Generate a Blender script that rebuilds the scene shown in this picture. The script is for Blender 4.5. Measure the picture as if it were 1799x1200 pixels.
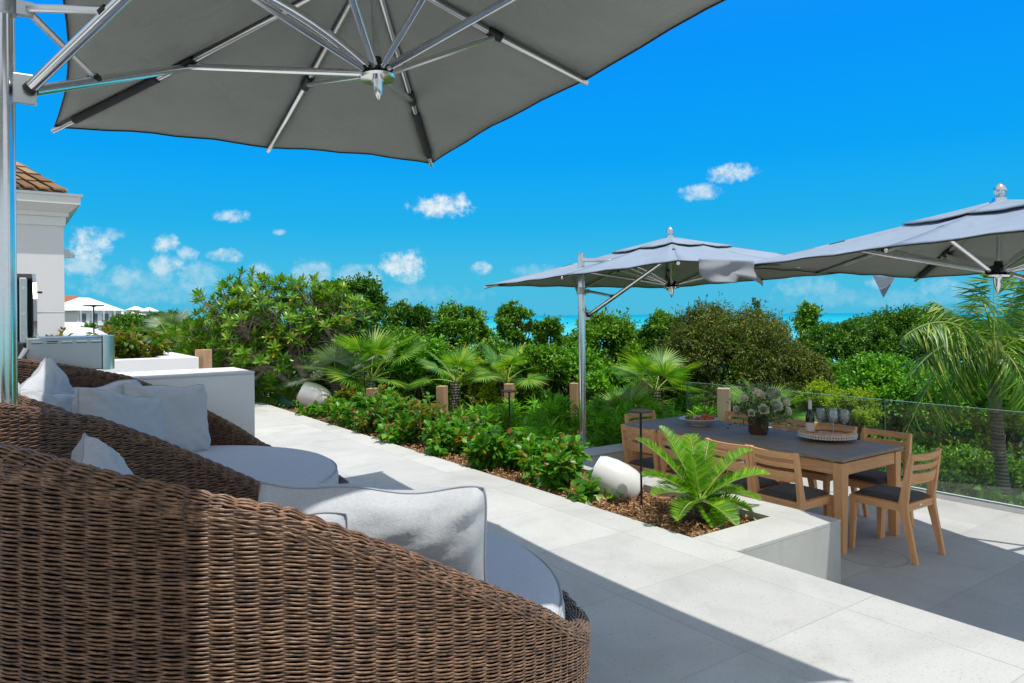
import bpy, math, random
import numpy as np
from mathutils import Vector, Matrix
C=bpy.context.scene
for o in list(bpy.data.objects): bpy.data.objects.remove(o)
PI=math.pi; R=math.radians
# ---------------------------------------------------------------- camera
F,CX,CY,RO,H=1273.,900.,554.6,.0088,1.4
AZ=math.atan(900/1273.)
FW=np.array([math.sin(AZ),math.cos(AZ),0]); RT=np.array([math.cos(AZ),-math.sin(AZ),0]); UP=np.array([0,0,1.])
cam=bpy.data.cameras.new('camera'); co=bpy.data.objects.new('camera',cam); C.collection.objects.link(co)
cam.sensor_width=36; cam.lens=F/1799*36; cam.clip_start=.05; cam.clip_end=60000
cam.shift_y=-(600-CY)/1799
co.rotation_mode='QUATERNION'
q=Vector(FW).to_track_quat('-Z','Y')
from mathutils import Quaternion
co.rotation_quaternion=Quaternion(Vector(FW),RO)@q
co.location=(0,0,H); C.camera=co
# ---------------------------------------------------------------- sun and sky
SUN=Vector((.15,-.72,2.68)).normalized()
sl=bpy.data.lights.new('sun','SUN'); so=bpy.data.objects.new('sun',sl); C.collection.objects.link(so)
sl.energy=3.95; sl.angle=R(.55); sl.color=(1,.95,.86)
so.rotation_mode='QUATERNION'; so.rotation_quaternion=(-SUN).to_track_quat('-Z','Y')
w=bpy.data.worlds.new('World'); C.world=w; w.use_nodes=True
nt=w.node_tree; nt.nodes.clear(); N=nt.nodes.new; LK=nt.links.new
def wm(op,a,b=None,c=None):
    n=N('ShaderNodeMath'); n.operation=op
    for i,v in enumerate((a,b,c)):
        if v is None: continue
        if isinstance(v,(int,float)): n.inputs[i].default_value=v
        else: LK(v,n.inputs[i])
    return n.outputs[0]
bg=N('ShaderNodeBackground'); wo=N('ShaderNodeOutputWorld'); LK(bg.outputs[0],wo.inputs[0])
sky=N('ShaderNodeTexSky'); sky.sky_type='NISHITA'; sky.sun_disc=False
sky.sun_elevation=math.asin(SUN.z); sky.sun_rotation=math.atan2(SUN.x,SUN.y)
tc=N('ShaderNodeTexCoord'); sep=N('ShaderNodeSeparateXYZ'); LK(tc.outputs['Generated'],sep.inputs[0])
el=wm('ARCSINE',sep.outputs[2]); az=wm('ARCTAN2',sep.outputs[0],sep.outputs[1])
ramp=N('ShaderNodeValToRGB'); LK(wm('MULTIPLY',wm('ADD',el,.1),1/1.7),ramp.inputs[0])
def deg(d): return (R(d)+.1)/1.7
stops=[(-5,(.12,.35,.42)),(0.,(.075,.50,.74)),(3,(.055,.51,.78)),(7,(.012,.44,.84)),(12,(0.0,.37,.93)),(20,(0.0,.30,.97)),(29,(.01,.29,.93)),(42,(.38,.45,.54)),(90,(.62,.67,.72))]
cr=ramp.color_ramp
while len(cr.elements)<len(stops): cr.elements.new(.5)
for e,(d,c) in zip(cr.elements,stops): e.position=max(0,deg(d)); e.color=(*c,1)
skm=N('ShaderNodeVectorMath'); skm.operation='SCALE'; LK(sky.outputs[0],skm.inputs[0]); skm.inputs[3].default_value=.1
mx=N('ShaderNodeMixRGB'); mx.inputs[0].default_value=.985; LK(skm.outputs[0],mx.inputs[1]); LK(ramp.outputs[0],mx.inputs[2])
# sky behind the photographer, like the ramp's upper stops, paled to add fill light
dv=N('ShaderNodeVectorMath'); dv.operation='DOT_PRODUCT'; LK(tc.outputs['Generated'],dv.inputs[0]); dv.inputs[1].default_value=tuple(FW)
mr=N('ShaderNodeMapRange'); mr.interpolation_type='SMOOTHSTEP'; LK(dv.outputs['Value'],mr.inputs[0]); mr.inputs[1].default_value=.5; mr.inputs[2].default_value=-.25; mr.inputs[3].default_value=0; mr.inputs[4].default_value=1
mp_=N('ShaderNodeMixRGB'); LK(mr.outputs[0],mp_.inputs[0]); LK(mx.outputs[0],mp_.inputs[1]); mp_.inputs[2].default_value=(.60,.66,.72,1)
# clouds: soft cumulus at true directions (azimuth, elevation)
cmb=N('ShaderNodeCombineXYZ'); LK(az,cmb.inputs[0]); LK(el,cmb.inputs[1])
nz=N('ShaderNodeTexNoise'); LK(cmb.outputs[0],nz.inputs['Vector']); nz.inputs['Scale'].default_value=26; nz.inputs['Detail'].default_value=7; nz.inputs['Roughness'].default_value=.62
nz2=N('ShaderNodeTexNoise'); LK(cmb.outputs[0],nz2.inputs['Vector']); nz2.inputs['Scale'].default_value=70; nz2.inputs['Detail'].default_value=6; nz2.inputs['Roughness'].default_value=.65
nn=wm('ADD',wm('MULTIPLY',wm('SUBTRACT',nz.outputs[0],.5),2.6),wm('MULTIPLY',wm('SUBTRACT',nz2.outputs[0],.5),2.4))
def ray(px,py):
    u,v=px-CX,py-CY; c,s=math.cos(RO),math.sin(RO)
    return FW+RT*(u*c-v*s)/F-UP*(u*s+v*c)/F
clouds=[(160,432,36,32,.8),(200,412,20,11,.45),(148,464,48,20,.6),(291,431,24,18,.75),(327,446,20,14,.6),(295,468,34,26,.65),(215,490,40,24,.38),(345,490,50,28,.32),
 (410,379,36,11,.7),(398,450,30,11,.65),(775,362,54,20,1.),(706,462,38,24,.9),(716,484,24,14,.5),(455,478,25,18,.45),(548,480,34,24,.4),(632,490,44,24,.38),(848,472,18,12,.7),
 (1283,305,40,16,.85),(1230,338,36,14,.7),(1545,497,24,14,.4),(1420,505,60,18,.25),(1650,505,50,16,.3),(490,408,12,6,.5),(262,498,130,34,.22),(650,520,200,20,.16),(1560,522,200,16,.16),(940,478,40,14,.2),(430,520,60,18,.22)]
acc=None
for (px,py,hw,hh,op) in clouds:
    r=ray(px,py); a=math.atan2(r[0],r[1]); e=math.asin(r[2]/np.linalg.norm(r)); k=1/(1+((px-CX)/F)**2)
    d1=wm('MULTIPLY',wm('SUBTRACT',az,a),F/hw/k*.85); d2=wm('MULTIPLY',wm('SUBTRACT',el,e),F/hh/math.sqrt(k)*.85)
    s=wm('ADD',wm('MULTIPLY',d1,d1),wm('MULTIPLY',d2,d2))
    m=wm('SUBTRACT',1.05,s); m=wm('ADD',m,nn)
    n=N('ShaderNodeMapRange'); n.interpolation_type='SMOOTHSTEP'; LK(m,n.inputs[0]); n.inputs[1].default_value=0; n.inputs[2].default_value=1.25; n.inputs[3].default_value=0; n.inputs[4].default_value=op
    # keep the noise from sprouting clouds far away
    g=N('ShaderNodeMapRange'); LK(s,g.inputs[0]); g.inputs[1].default_value=2.6; g.inputs[2].default_value=1.2; g.inputs[3].default_value=0; g.inputs[4].default_value=1
    v=wm('MULTIPLY',n.outputs[0],g.outputs[0])
    acc=v if acc is None else wm('MAXIMUM',acc,v)
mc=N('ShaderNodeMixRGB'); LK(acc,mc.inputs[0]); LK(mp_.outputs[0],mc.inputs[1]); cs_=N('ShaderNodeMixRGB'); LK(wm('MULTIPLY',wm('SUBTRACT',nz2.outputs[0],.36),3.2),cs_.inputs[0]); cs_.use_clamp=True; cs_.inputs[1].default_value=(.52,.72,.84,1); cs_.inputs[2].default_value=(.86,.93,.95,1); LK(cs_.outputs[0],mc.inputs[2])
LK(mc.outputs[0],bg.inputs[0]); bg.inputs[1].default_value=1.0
C.view_settings.view_transform='Standard'; C.view_settings.look='None'; C.view_settings.exposure=0.; C.view_settings.gamma=1
C.render.engine='CYCLES'; C.cycles.max_bounces=8; C.cycles.transparent_max_bounces=12; C.cycles.diffuse_bounces=4
rng=np.random.default_rng(7); random.seed(7)
def at(px,py,z=0.):
    r=ray(px,py); return np.array([0,0,H])+r*((z-H)/r[2])
def atd(px,py,d): return np.array([0,0,H])+ray(px,py)*d
LOW=-.484
# ---------------------------------------------------------------- materials
class M_:
    def __init__(s,name):
        s.m=bpy.data.materials.new(name); s.m.use_nodes=True; s.t=s.m.node_tree; s.b=s.t.nodes['Principled BSDF']; s.out=s.t.nodes['Material Output']
    def n(s,ty,**k):
        n=s.t.nodes.new(ty)
        for a,v in k.items(): setattr(n,a,v)
        return n
    def l(s,a,b): s.t.links.new(a,b)
    def set(s,**k):
        mp={'col':'Base Color','rough':'Roughness','metal':'Metallic','spec':'Specular IOR Level','trans':'Transmission Weight','ior':'IOR','alpha':'Alpha','sheen':'Sheen Weight','coat':'Coat Weight'}
        for a,v in k.items():
            if a=='col': v=(*v,1)
            s.b.inputs[mp[a]].default_value=v
        return s
    def noise(s,scale,detail=4,rough=.55,coord='Object',stretch=None,dist=0):
        tc=s.n('ShaderNodeTexCoord'); o=tc.outputs[coord]
        if stretch:
            mp=s.n('ShaderNodeMapping'); mp.inputs['Scale'].default_value=stretch; s.l(o,mp.inputs[0]); o=mp.outputs[0]
        n=s.n('ShaderNodeTexNoise'); n.inputs['Scale'].default_value=scale; n.inputs['Detail'].default_value=detail; n.inputs['Roughness'].default_value=rough; n.inputs['Distortion'].default_value=dist
        s.l(o,n.inputs['Vector']); return n.outputs[0]
    def ramp(s,fac,stops):
        r=s.n('ShaderNodeValToRGB'); s.l(fac,r.inputs[0]); e=r.color_ramp.elements
        while len(e)<len(stops): e.new(.5)
        for el,(p,c) in zip(e,stops): el.position=p; el.color=(*c,1)
        return r.outputs[0]
    def mix(s,f,a,b,mode='MIX'):
        m=s.n('ShaderNodeMixRGB',blend_type=mode)
        for i,v in enumerate((f,a,b)):
            if isinstance(v,(int,float)): m.inputs[i].default_value=v
            elif isinstance(v,tuple): m.inputs[i].default_value=(*v,1)
            else: s.l(v,m.inputs[i])
        return m.outputs[0]
    def math(s,op,a,b=0.,c=None):
        m=s.n('ShaderNodeMath',operation=op)
        for i,v in enumerate((a,b,c)):
            if v is None: continue
            if isinstance(v,(int,float)): m.inputs[i].default_value=v
            else: s.l(v,m.inputs[i])
        return m.outputs[0]
    def col(s,c): s.l(c,s.b.inputs['Base Color']); return s
    def bump(s,h,st=.3,d=.01):
        b=s.n('ShaderNodeBump'); b.inputs['Strength'].default_value=st; b.inputs['Distance'].default_value=d; s.l(h,b.inputs['Height']); s.l(b.outputs[0],s.b.inputs['Normal']); return s
def simple(name,col,rough=.5,metal=0,spec=.5,var=.12,scale=8,bump=0):
    m=M_(name).set(rough=rough,metal=metal,spec=spec); f=m.noise(scale)
    m.col(m.ramp(f,[(.3,tuple(c*(1-var) for c in col)),(.7,tuple(min(1,c*(1+var)) for c in col))]))
    if bump: m.bump(m.noise(scale*12,3),bump,.004)
    return m.m
def paving(name,pitch,x0,y0,base,ring=None):
    m=M_(name).set(rough=.62,spec=.3)
    tc=m.n('ShaderNodeTexCoord'); sp=m.n('ShaderNodeSeparateXYZ'); m.l(tc.outputs['Object'],sp.inputs[0])
    js=[];cells=[]
    for ax,o in ((0,x0),(1,y0)):
        u=m.math('DIVIDE',m.math('SUBTRACT',sp.outputs[ax],o),pitch)
        f=m.math('ABSOLUTE',m.math('SUBTRACT',m.math('FRACT',m.math('ADD',u,.5)),.5))
        r=m.n('ShaderNodeMapRange'); m.l(f,r.inputs[0]); r.inputs[1].default_value=.0018/pitch; r.inputs[2].default_value=.0042/pitch; r.inputs[3].default_value=1; r.inputs[4].default_value=0
        js.append(r.outputs[0]); cells.append(m.math('FLOOR',u))
    j=m.math('MAXIMUM',js[0],js[1])
    cx=m.n('ShaderNodeCombineXYZ'); m.l(cells[0],cx.inputs[0]); m.l(cells[1],cx.inputs[1])
    wn=m.n('ShaderNodeTexWhiteNoise'); m.l(cx.outputs[0],wn.inputs[0])
    b=base
    c=m.ramp(m.noise(2.2,8,.62,dist=.4),[(.3,tuple(v*.86 for v in b)),(.52,b),(.75,tuple(min(.9,v*1.07) for v in b))])
    c=m.mix(1,c,m.ramp(wn.outputs[0],[(0,(.90,.90,.905)),(1,(1.05,1.05,1.04))]),'MULTIPLY')
    sp2=m.ramp(m.noise(70,3,.7),[(.33,(.62,.60,.57)),(.42,(1,1,1))]); c=m.mix(.75,c,sp2,'MULTIPLY')
    fine=m.ramp(m.noise(240,2,.7),[(.3,(.86,.86,.85)),(.7,(1.05,1.05,1.05))]); c=m.mix(.8,c,fine,'MULTIPLY')
    st=m.ramp(m.noise(1.1,6,.7,dist=2),[(.60,(1,1,1)),(.74,(.80,.76,.70))]); c=m.mix(.7,c,st,'MULTIPLY')
    sm=m.ramp(m.noise(4.2,7,.75,dist=3),[(.60,(1,1,1)),(.70,(.84,.83,.81))]); c=m.mix(.55,c,sm,'MULTIPLY')
    if ring:
        cv=m.n('ShaderNodeCombineXYZ'); cv.inputs[0].default_value,cv.inputs[1].default_value,cv.inputs[2].default_value=ring; vd=m.n('ShaderNodeVectorMath',operation='DISTANCE'); m.l(tc.outputs['Object'],vd.inputs[0]); m.l(cv.outputs[0],vd.inputs[1]); rr=m.math('ABSOLUTE',m.math('SUBTRACT',m.math('ADD',vd.outputs['Value'],m.math('MULTIPLY',m.noise(6),.05)),.27)); rg=m.ramp(rr,[(.0,(.72,.60,.45)),(.013,(1,1,1))]); c=m.mix(.8,c,rg,'MULTIPLY')
    jn=m.ramp(m.noise(3,4),[(.35,(.0,.0,.0)),(.65,(1,1,1))])
    jf=m.mix(1,j,m.mix(.55,(1.,1.,1.),jn,'MULTIPLY'),'MULTIPLY')
    c=m.mix(jf,c,tuple(v*.64 for v in b)); m.col(c)
    h=m.math('SUBTRACT',m.math('MULTIPLY',m.noise(90,3,.7),.3),m.math('MULTIPLY',j,1.))
    m.bump(h,.25,.004); return m.m
def leafmat(name,cols,trans=.35,rough=.42,spec=.35,hue=0):
    m=M_(name).set(rough=rough,spec=spec)
    g=m.n('ShaderNodeNewGeometry'); c=m.ramp(g.outputs['Random Per Island'],cols)
    nz=m.noise(2.3,3,.6); c=m.mix(.8,c,m.ramp(nz,[(.32,(.55,.62,.6)),(.5,(1,1,1)),(.7,(1.5,1.32,.9))]),'MULTIPLY')
    m.col(c)
    tr=m.n('ShaderNodeBsdfTranslucent'); m.l(m.mix(1,c,(1.25,1.35,.35),'MULTIPLY'),tr.inputs[0])
    ms=m.n('ShaderNodeMixShader'); ms.inputs[0].default_value=trans; m.l(m.b.outputs[0],ms.inputs[1]); m.l(tr.outputs[0],ms.inputs[2]); m.l(ms.outputs[0],m.out.inputs[0])
    return m.m
def wood(name,a,b,scale=1,rough=.6,axis=1,bump=.15):
    m=M_(name).set(rough=rough,spec=.3)
    st=[22,22,22]; st[axis]=1.1
    f=m.noise(2.4*scale,6,.6,stretch=tuple(st),dist=.6)
    c=m.ramp(f,[(.28,a),(.5,tuple((x+y)/2 for x,y in zip(a,b))),(.72,b)])
    c=m.mix(.5,c,m.ramp(m.noise(1.6,4),[(.3,(.8,.8,.8)),(.7,(1.12,1.1,1.08))]),'MULTIPLY')
    m.col(c); m.bump(f,bump,.003); return m.m
MT={}
MT['pave']=paving('limestone_paving',.75,3.26,2.65,(.585,.59,.58))
MT['pavelow']=paving('lower_paving',.6,5.25,2.24,(.54,.55,.55),(5.5,2.98,LOW))
MT['stucco']=simple('white_stucco',(.74,.74,.73),.8,var=.04,scale=3,bump=.25)
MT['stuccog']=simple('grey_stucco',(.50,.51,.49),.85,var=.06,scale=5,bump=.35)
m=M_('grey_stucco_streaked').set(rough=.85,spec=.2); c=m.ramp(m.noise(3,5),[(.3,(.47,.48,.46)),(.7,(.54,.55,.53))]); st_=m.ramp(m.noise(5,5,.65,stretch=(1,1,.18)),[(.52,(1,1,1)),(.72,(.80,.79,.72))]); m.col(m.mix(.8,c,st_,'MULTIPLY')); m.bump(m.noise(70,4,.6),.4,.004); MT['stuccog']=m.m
MT['stuccoc']=simple('counter_stucco',(.88,.89,.90),.8,var=.03,scale=4,bump=.2)
MT['stucco2']=simple('house_stucco',(.78,.78,.80),.8,var=.02,scale=2,bump=.1)
MT['trim']=simple('white_trim',(.82,.82,.82),.55,var=.02)
MT['soil']=simple('mulch_soil',(.16,.085,.04),.95,var=.5,scale=20,bump=.6)
m=M_('bark_chips').set(rough=.9,spec=.15); g=m.n('ShaderNodeNewGeometry'); m.col(m.ramp(g.outputs['Random Per Island'],[(0,(.10,.045,.02)),(.35,(.33,.17,.08)),(.7,(.50,.30,.16)),(1,(.62,.44,.27))])); MT['chip']=m.m
MT['ground']=simple('leaf_litter',(.045,.05,.02),.95,var=.5,scale=1.5,bump=.5)
MT['teak']=wood('teak',(.80,.37,.16),(.95,.57,.30),axis=2)
MT['teakx']=wood('teak_cross',(.80,.37,.16),(.95,.57,.30),axis=0)
MT['teaky']=wood('teak_long',(.80,.37,.16),(.95,.57,.30),axis=1)
MT['ttop']=wood('weathered_tabletop',(.29,.235,.20),(.43,.355,.305),axis=1,rough=.62)
MT['post']=wood('timber_post',(.42,.24,.13),(.62,.41,.25),axis=2)
MT['postg']=wood('pale_timber_post',(.40,.33,.22),(.58,.49,.34),axis=2)
MT['chrome']=simple('polished_aluminium',(.80,.81,.83),.16,metal=1,var=.05,scale=14)
MT['alu']=simple('satin_aluminium',(.72,.73,.74),.3,metal=1,var=.05)
MT['steel']=simple('brushed_steel',(.50,.53,.55),.34,metal=1,var=.06,scale=3)
MT['black']=simple('black_plastic',(.018,.018,.02),.6,var=.2)
MT['blackm']=simple('black_metal',(.012,.012,.013),.75,var=.2)
MT['shell']=simple('white_glossy_shell',(.74,.74,.75),.22,var=.02)
def fabric(name,a,sc=260,trans=0,tcol=None,bumpst=.25,var=.1,wr=0):
    m=M_(name).set(rough=.85,spec=.15,sheen=.15)
    tcn=m.n('ShaderNodeTexCoord')
    f1=m.noise(sc,2,.6,stretch=(1,.12,1)); f2=m.noise(sc,2,.6,stretch=(.12,1,1)); f=m.math('ADD',m.math('MULTIPLY',f1,.5),m.math('MULTIPLY',f2,.5))
    c=m.ramp(f,[(.32,tuple(v*(1-var*2) for v in a)),(.5,a),(.68,tuple(min(1,v*(1+var*1.6)) for v in a))]); m.col(c)
    h=f if not wr else m.math('ADD',m.math('MULTIPLY',f,.25),m.math('MULTIPLY',m.noise(wr,3,.5,dist=1),1.))
    m.bump(h,bumpst,.004 if not wr else .012)
    if trans:
        tr=m.n('ShaderNodeBsdfTranslucent'); tr.inputs[0].default_value=(*(tcol or a),1)
        ms=m.n('ShaderNodeMixShader'); ms.inputs[0].default_value=trans; m.l(m.b.outputs[0],ms.inputs[1]); m.l(tr.outputs[0],ms.inputs[2]); m.l(ms.outputs[0],m.out.inputs[0])
    return m.m
MT['canopy']=fabric('grey_awning_cloth',(.33,.39,.47),420,.15,(.24,.23,.17),.08,.04,5)
m=M_('awning_cloth').set(rough=.85,spec=.12)
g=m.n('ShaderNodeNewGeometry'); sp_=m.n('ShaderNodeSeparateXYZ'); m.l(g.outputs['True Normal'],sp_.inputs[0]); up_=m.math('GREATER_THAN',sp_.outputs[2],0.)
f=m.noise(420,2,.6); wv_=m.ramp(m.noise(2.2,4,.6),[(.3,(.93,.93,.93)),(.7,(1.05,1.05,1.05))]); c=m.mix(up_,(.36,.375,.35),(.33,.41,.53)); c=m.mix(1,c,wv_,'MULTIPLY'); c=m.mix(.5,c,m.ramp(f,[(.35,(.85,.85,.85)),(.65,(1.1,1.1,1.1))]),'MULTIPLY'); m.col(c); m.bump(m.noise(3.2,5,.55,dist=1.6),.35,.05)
tr=m.n('ShaderNodeBsdfTranslucent'); tr.inputs[0].default_value=(.25,.23,.17,1); ms=m.n('ShaderNodeMixShader'); ms.inputs[0].default_value=.12; m.l(m.b.outputs[0],ms.inputs[1]); m.l(tr.outputs[0],ms.inputs[2]); m.l(ms.outputs[0],m.out.inputs[0]); MT['canopy']=m.m
MT['flap']=fabric('pale_loose_cloth',(.42,.44,.50),300,.35,(.5,.5,.55),.3,.05,14)
MT['sleeve']=simple('dark_sleeve_cloth',(.03,.03,.032),.85)
MT['linen']=fabric('grey_linen',(.52,.545,.585),190,0,None,.35,.05,9)
MT['seatcloth']=fabric('blue_grey_cushion_cloth',(.52,.555,.63),200,0,None,.25,.04,5)
MT['seatpad']=fabric('charcoal_seat_cloth',(.085,.083,.09),200,0,None,.2,.1)
MT['piping']=simple('piping',(.40,.42,.46),.85)
m=M_('rattan_strand').set(rough=.38,spec=.5)
f=m.noise(38,3,.7); g=m.n('ShaderNodeNewGeometry'); c=m.ramp(f,[(.26,(.035,.026,.024)),(.43,(.15,.085,.054)),(.6,(.28,.158,.095)),(.82,(.50,.31,.20))]); m.col(c); m.bump(m.noise(400,2),.2,.001); MT['rattan']=m.m
MT['rback']=simple('weave_gap_shade',(.012,.009,.008),.9)
def glassmat(name,tint,rough=0.,dirt_and_glint=.014):
    m=M_(name); m.t.nodes.remove(m.b)
    tr=m.n('ShaderNodeBsdfTransparent'); tr.inputs[0].default_value=(*tint,1); gl=m.n('ShaderNodeBsdfGlossy'); gl.inputs['Roughness'].default_value=rough; gl.inputs[0].default_value=(1,1,1,1)
    fr=m.n('ShaderNodeFresnel'); fr.inputs[0].default_value=1.5; ms=m.n('ShaderNodeMixShader'); m.l(fr.outputs[0],ms.inputs[0]); m.l(tr.outputs[0],ms.inputs[1]); m.l(gl.outputs[0],ms.inputs[2]); df=m.n('ShaderNodeBsdfDiffuse'); df.inputs[0].default_value=(.9,.95,.95,1); m2=m.n('ShaderNodeMixShader'); m2.inputs[0].default_value=dirt_and_glint; m.l(ms.outputs[0],m2.inputs[1]); m.l(df.outputs[0],m2.inputs[2]); m.l(m2.outputs[0],m.out.inputs[0]); return m.m
MT['glass']=glassmat('clear_glass',(.93,.97,.95)); MT['wineglass']=glassmat('wine_glass',(.97,.98,.98),0,.10)  # white mixed into the wine glasses stands in for bright highlights
m=M_('glass_edge').set(col=(.35,.62,.55),rough=.15,spec=.8); MT['gedge']=m.m
MT['darkgreenglass']=simple('dark_bottle_glass',(.006,.009,.006),.08,spec=.8)
MT['label']=simple('cream_label',(.72,.68,.58),.7)
MT['barkgrey']=simple('grey_bark',(.30,.25,.20),.9,var=.45,scale=14,bump=.8)
MT['barkdark']=simple('dark_bark',(.09,.065,.045),.95,var=.4,scale=12,bump=.8)
m=M_('palm_bark').set(rough=.9,spec=.2); wv=m.n('ShaderNodeTexWave',wave_type='BANDS',bands_direction='Z'); wv.inputs['Scale'].default_value=7; wv.inputs['Distortion'].default_value=3; tcx=m.n('ShaderNodeTexCoord'); m.l(tcx.outputs['Object'],wv.inputs[0]); m.col(m.mix(.6,m.ramp(wv.outputs[1],[(.1,(.17,.15,.13)),(.5,(.24,.21,.185)),(1,(.27,.24,.215))]),m.ramp(m.noise(9),[(.3,(.5,.5,.5)),(.7,(1.2,1.2,1.2))]),'MULTIPLY')); m.bump(wv.outputs[1],.6,.02); MT['palmbark']=m.m
LM={}
LM['rosette']=leafmat('glossy_rosette_leaf',[(0,(0.0616,0.187,0.0125)),(.4,(0.123,0.308,0.0209)),(.8,(0.234,0.418,0.0366)),(.93,(0.271,0.396,0.0418)),(1,(0.517,0.33,0.0314))],.35,.32,.5)
LM['dark']=leafmat('dark_evergreen_leaf',[(0,(0.0347,0.109,0.0118)),(.5,(0.0694,0.202,0.0177)),(1,(0.156,0.341,0.0295))],.2)
LM['mid']=leafmat('mid_green_leaf',[(0,(0.0538,0.16,0.0122)),(.5,(0.108,0.288,0.0213)),(.9,(0.215,0.448,0.0334)),(1,(0.358,0.544,0.0456))],.24)
LM['bright']=leafmat('bright_green_leaf',[(0,(0.0568,0.189,0.011)),(.5,(0.114,0.362,0.0207)),(1,(0.276,0.58,0.0413))],.28,.38)
LM['olive']=leafmat('olive_leaf',[(0,(.03,.065,.012)),(.45,(.085,.15,.022)),(.8,(.17,.23,.035)),(.94,(.27,.25,.05)),(1,(.34,.20,.06))],.22,.5)
LM['yellow']=leafmat('yellow_green_leaf',[(0,(.16,.28,.02)),(.5,(.30,.44,.03)),(1,(.50,.58,.05))],.45)
LM['palm']=leafmat('coconut_leaf',[(0,(0.0437,0.13,0.0123)),(.5,(0.0874,0.247,0.0222)),(.85,(0.204,0.39,0.037)),(1,(0.612,0.572,0.123))],.35,.36,.45)
LM['fan']=leafmat('fan_palm_leaf',[(0,(.07,.20,.025)),(.4,(.12,.32,.035)),(.8,(.23,.45,.06)),(1,(.34,.44,.06))],.4,.4,.4)
LM['fangrey']=leafmat('silver_fan_leaf',[(0,(.16,.23,.17)),(.5,(.24,.33,.24)),(1,(.32,.42,.30))],.25,.5)
LM['cycad']=leafmat('cycad_leaflet',[(0,(.07,.24,.012)),(.5,(.14,.38,.016)),(.93,(.30,.54,.03)),(1,(.42,.42,.06))],.42,.33,.5)
LM['hib']=leafmat('broad_shrub_leaf',[(0,(0.0386,0.172,0.0131)),(.45,(0.0837,0.299,0.0197)),(.8,(0.167,0.437,0.0306)),(.90,(0.232,0.391,0.0328)),(.96,(0.386,0.196,0.0437)),(1,(0.412,0.103,0.0328))],.38,.36,.45)
LM['hibred']=leafmat('bronze_shrub_leaf',[(0,(.04,.16,.012)),(.5,(.10,.25,.02)),(.72,(.26,.22,.03)),(1,(.32,.11,.03))],.38,.4)
LM['pod']=leafmat('narrow_shrub_leaf',[(0,(.09,.30,.02)),(.5,(.18,.50,.035)),(1,(.34,.66,.06))],.4)
LM['white']=leafmat('white_petal',[(0,(.90,.88,.78)),(1,(.95,.94,.88))],.12)
LM['red']=leafmat('red_petal',[(0,(.55,.02,.02)),(1,(.75,.07,.04))],.3)
# ---------------------------------------------------------------- mesh helpers
def link(o,parent=None):
    C.collection.objects.link(o)
    if parent is not None: o.parent=parent
    return o
def rawmesh(name,V,Fs,mat,parent=None,smooth=False):
    """V (n,3); Fs: list of arrays of faces (each (m,k))"""
    V=np.asarray(V,np.float32); me=bpy.data.meshes.new(name); me.vertices.add(len(V)); me.vertices.foreach_set('co',V.ravel())
    Fs=[np.asarray(f,np.int32) for f in Fs if len(f)]
    tot=sum(f.size for f in Fs); nf=sum(len(f) for f in Fs)
    me.loops.add(tot); me.polygons.add(nf)
    me.loops.foreach_set('vertex_index',np.concatenate([f.ravel() for f in Fs]))
    ls=[];c=0
    for f in Fs: ls.append(np.arange(len(f))*f.shape[1]+c); c+=f.size
    me.polygons.foreach_set('loop_start',np.concatenate(ls).astype(np.int32))
    if smooth: me.polygons.foreach_set('use_smooth',np.ones(nf,bool))
    me.update(calc_edges=True); me.materials.append(mat)
    return link(bpy.data.objects.new(name,me),parent)
class MB:
    def __init__(s): s.v=[];s.f=[];s.n=0
    def add(s,V,Fc):
        s.v.append(np.asarray(V,float).reshape(-1,3)); s.f+= [tuple(int(i)+s.n for i in f) for f in Fc]; s.n+=len(s.v[-1]); return s
    def box(s,c,d,rz=0,taper=1,rot=None):
        x,y,z=[k/2 for k in d]; V=np.array([(sx*x*(taper if sz<0 else 1),sy*y*(taper if sz<0 else 1),sz*z) for sz in(-1,1) for sy in(-1,1) for sx in(-1,1)])
        if rot is not None: V=V@np.array(rot).T
        if rz: c_,s_=math.cos(rz),math.sin(rz); V=V@np.array([[c_,s_,0],[-s_,c_,0],[0,0,1]])
        return s.add(V+np.array(c),[(0,2,3,1),(4,5,7,6),(0,1,5,4),(2,6,7,3),(0,4,6,2),(1,3,7,5)])
    def hexa(s,V): return s.add(V,[(0,3,2,1),(4,5,6,7),(0,1,5,4),(1,2,6,5),(2,3,7,6),(3,0,4,7)])
    def tube(s,pts,r,n=8,cap=True,sq=False):
        V,Fc=tube_np(pts,r,n,cap); return s.add(V,Fc)
    def lathe(s,prof,n=24,c=(0,0,0),M=None,capb=True,capt=True):
        V=[];
        for r,z in prof:
            for i in range(n): a=2*PI*i/n; V.append((r*math.cos(a),r*math.sin(a),z))
        V=np.array(V); Fc=[(k*n+i,k*n+(i+1)%n,(k+1)*n+(i+1)%n,(k+1)*n+i) for k in range(len(prof)-1) for i in range(n)]
        if capb and prof[0][0]>1e-4: Fc.append(tuple(range(n))[::-1])
        if capt and prof[-1][0]>1e-4: Fc.append(tuple((len(prof)-1)*n+i for i in range(n)))
        if M is not None: V=V@np.array(M).T
        return s.add(V+np.array(c),Fc)
    def build(s,name,mat,parent=None,smooth=False,bevel=0,auto=None):
        V=np.concatenate(s.v); me=bpy.data.meshes.new(name); me.from_pydata(V.tolist(),[],s.f); me.materials.append(mat)
        if smooth: me.polygons.foreach_set('use_smooth',np.ones(len(me.polygons),bool))
        me.update(); o=link(bpy.data.objects.new(name,me),parent)
        if bevel: b=o.modifiers.new('bevel','BEVEL'); b.width=bevel; b.segments=2; b.limit_method='ANGLE'; b.angle_limit=R(40)
        if smooth and auto is None:
            try: me.set_sharp_from_angle(angle=R(45))
            except Exception: pass
        return o
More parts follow.
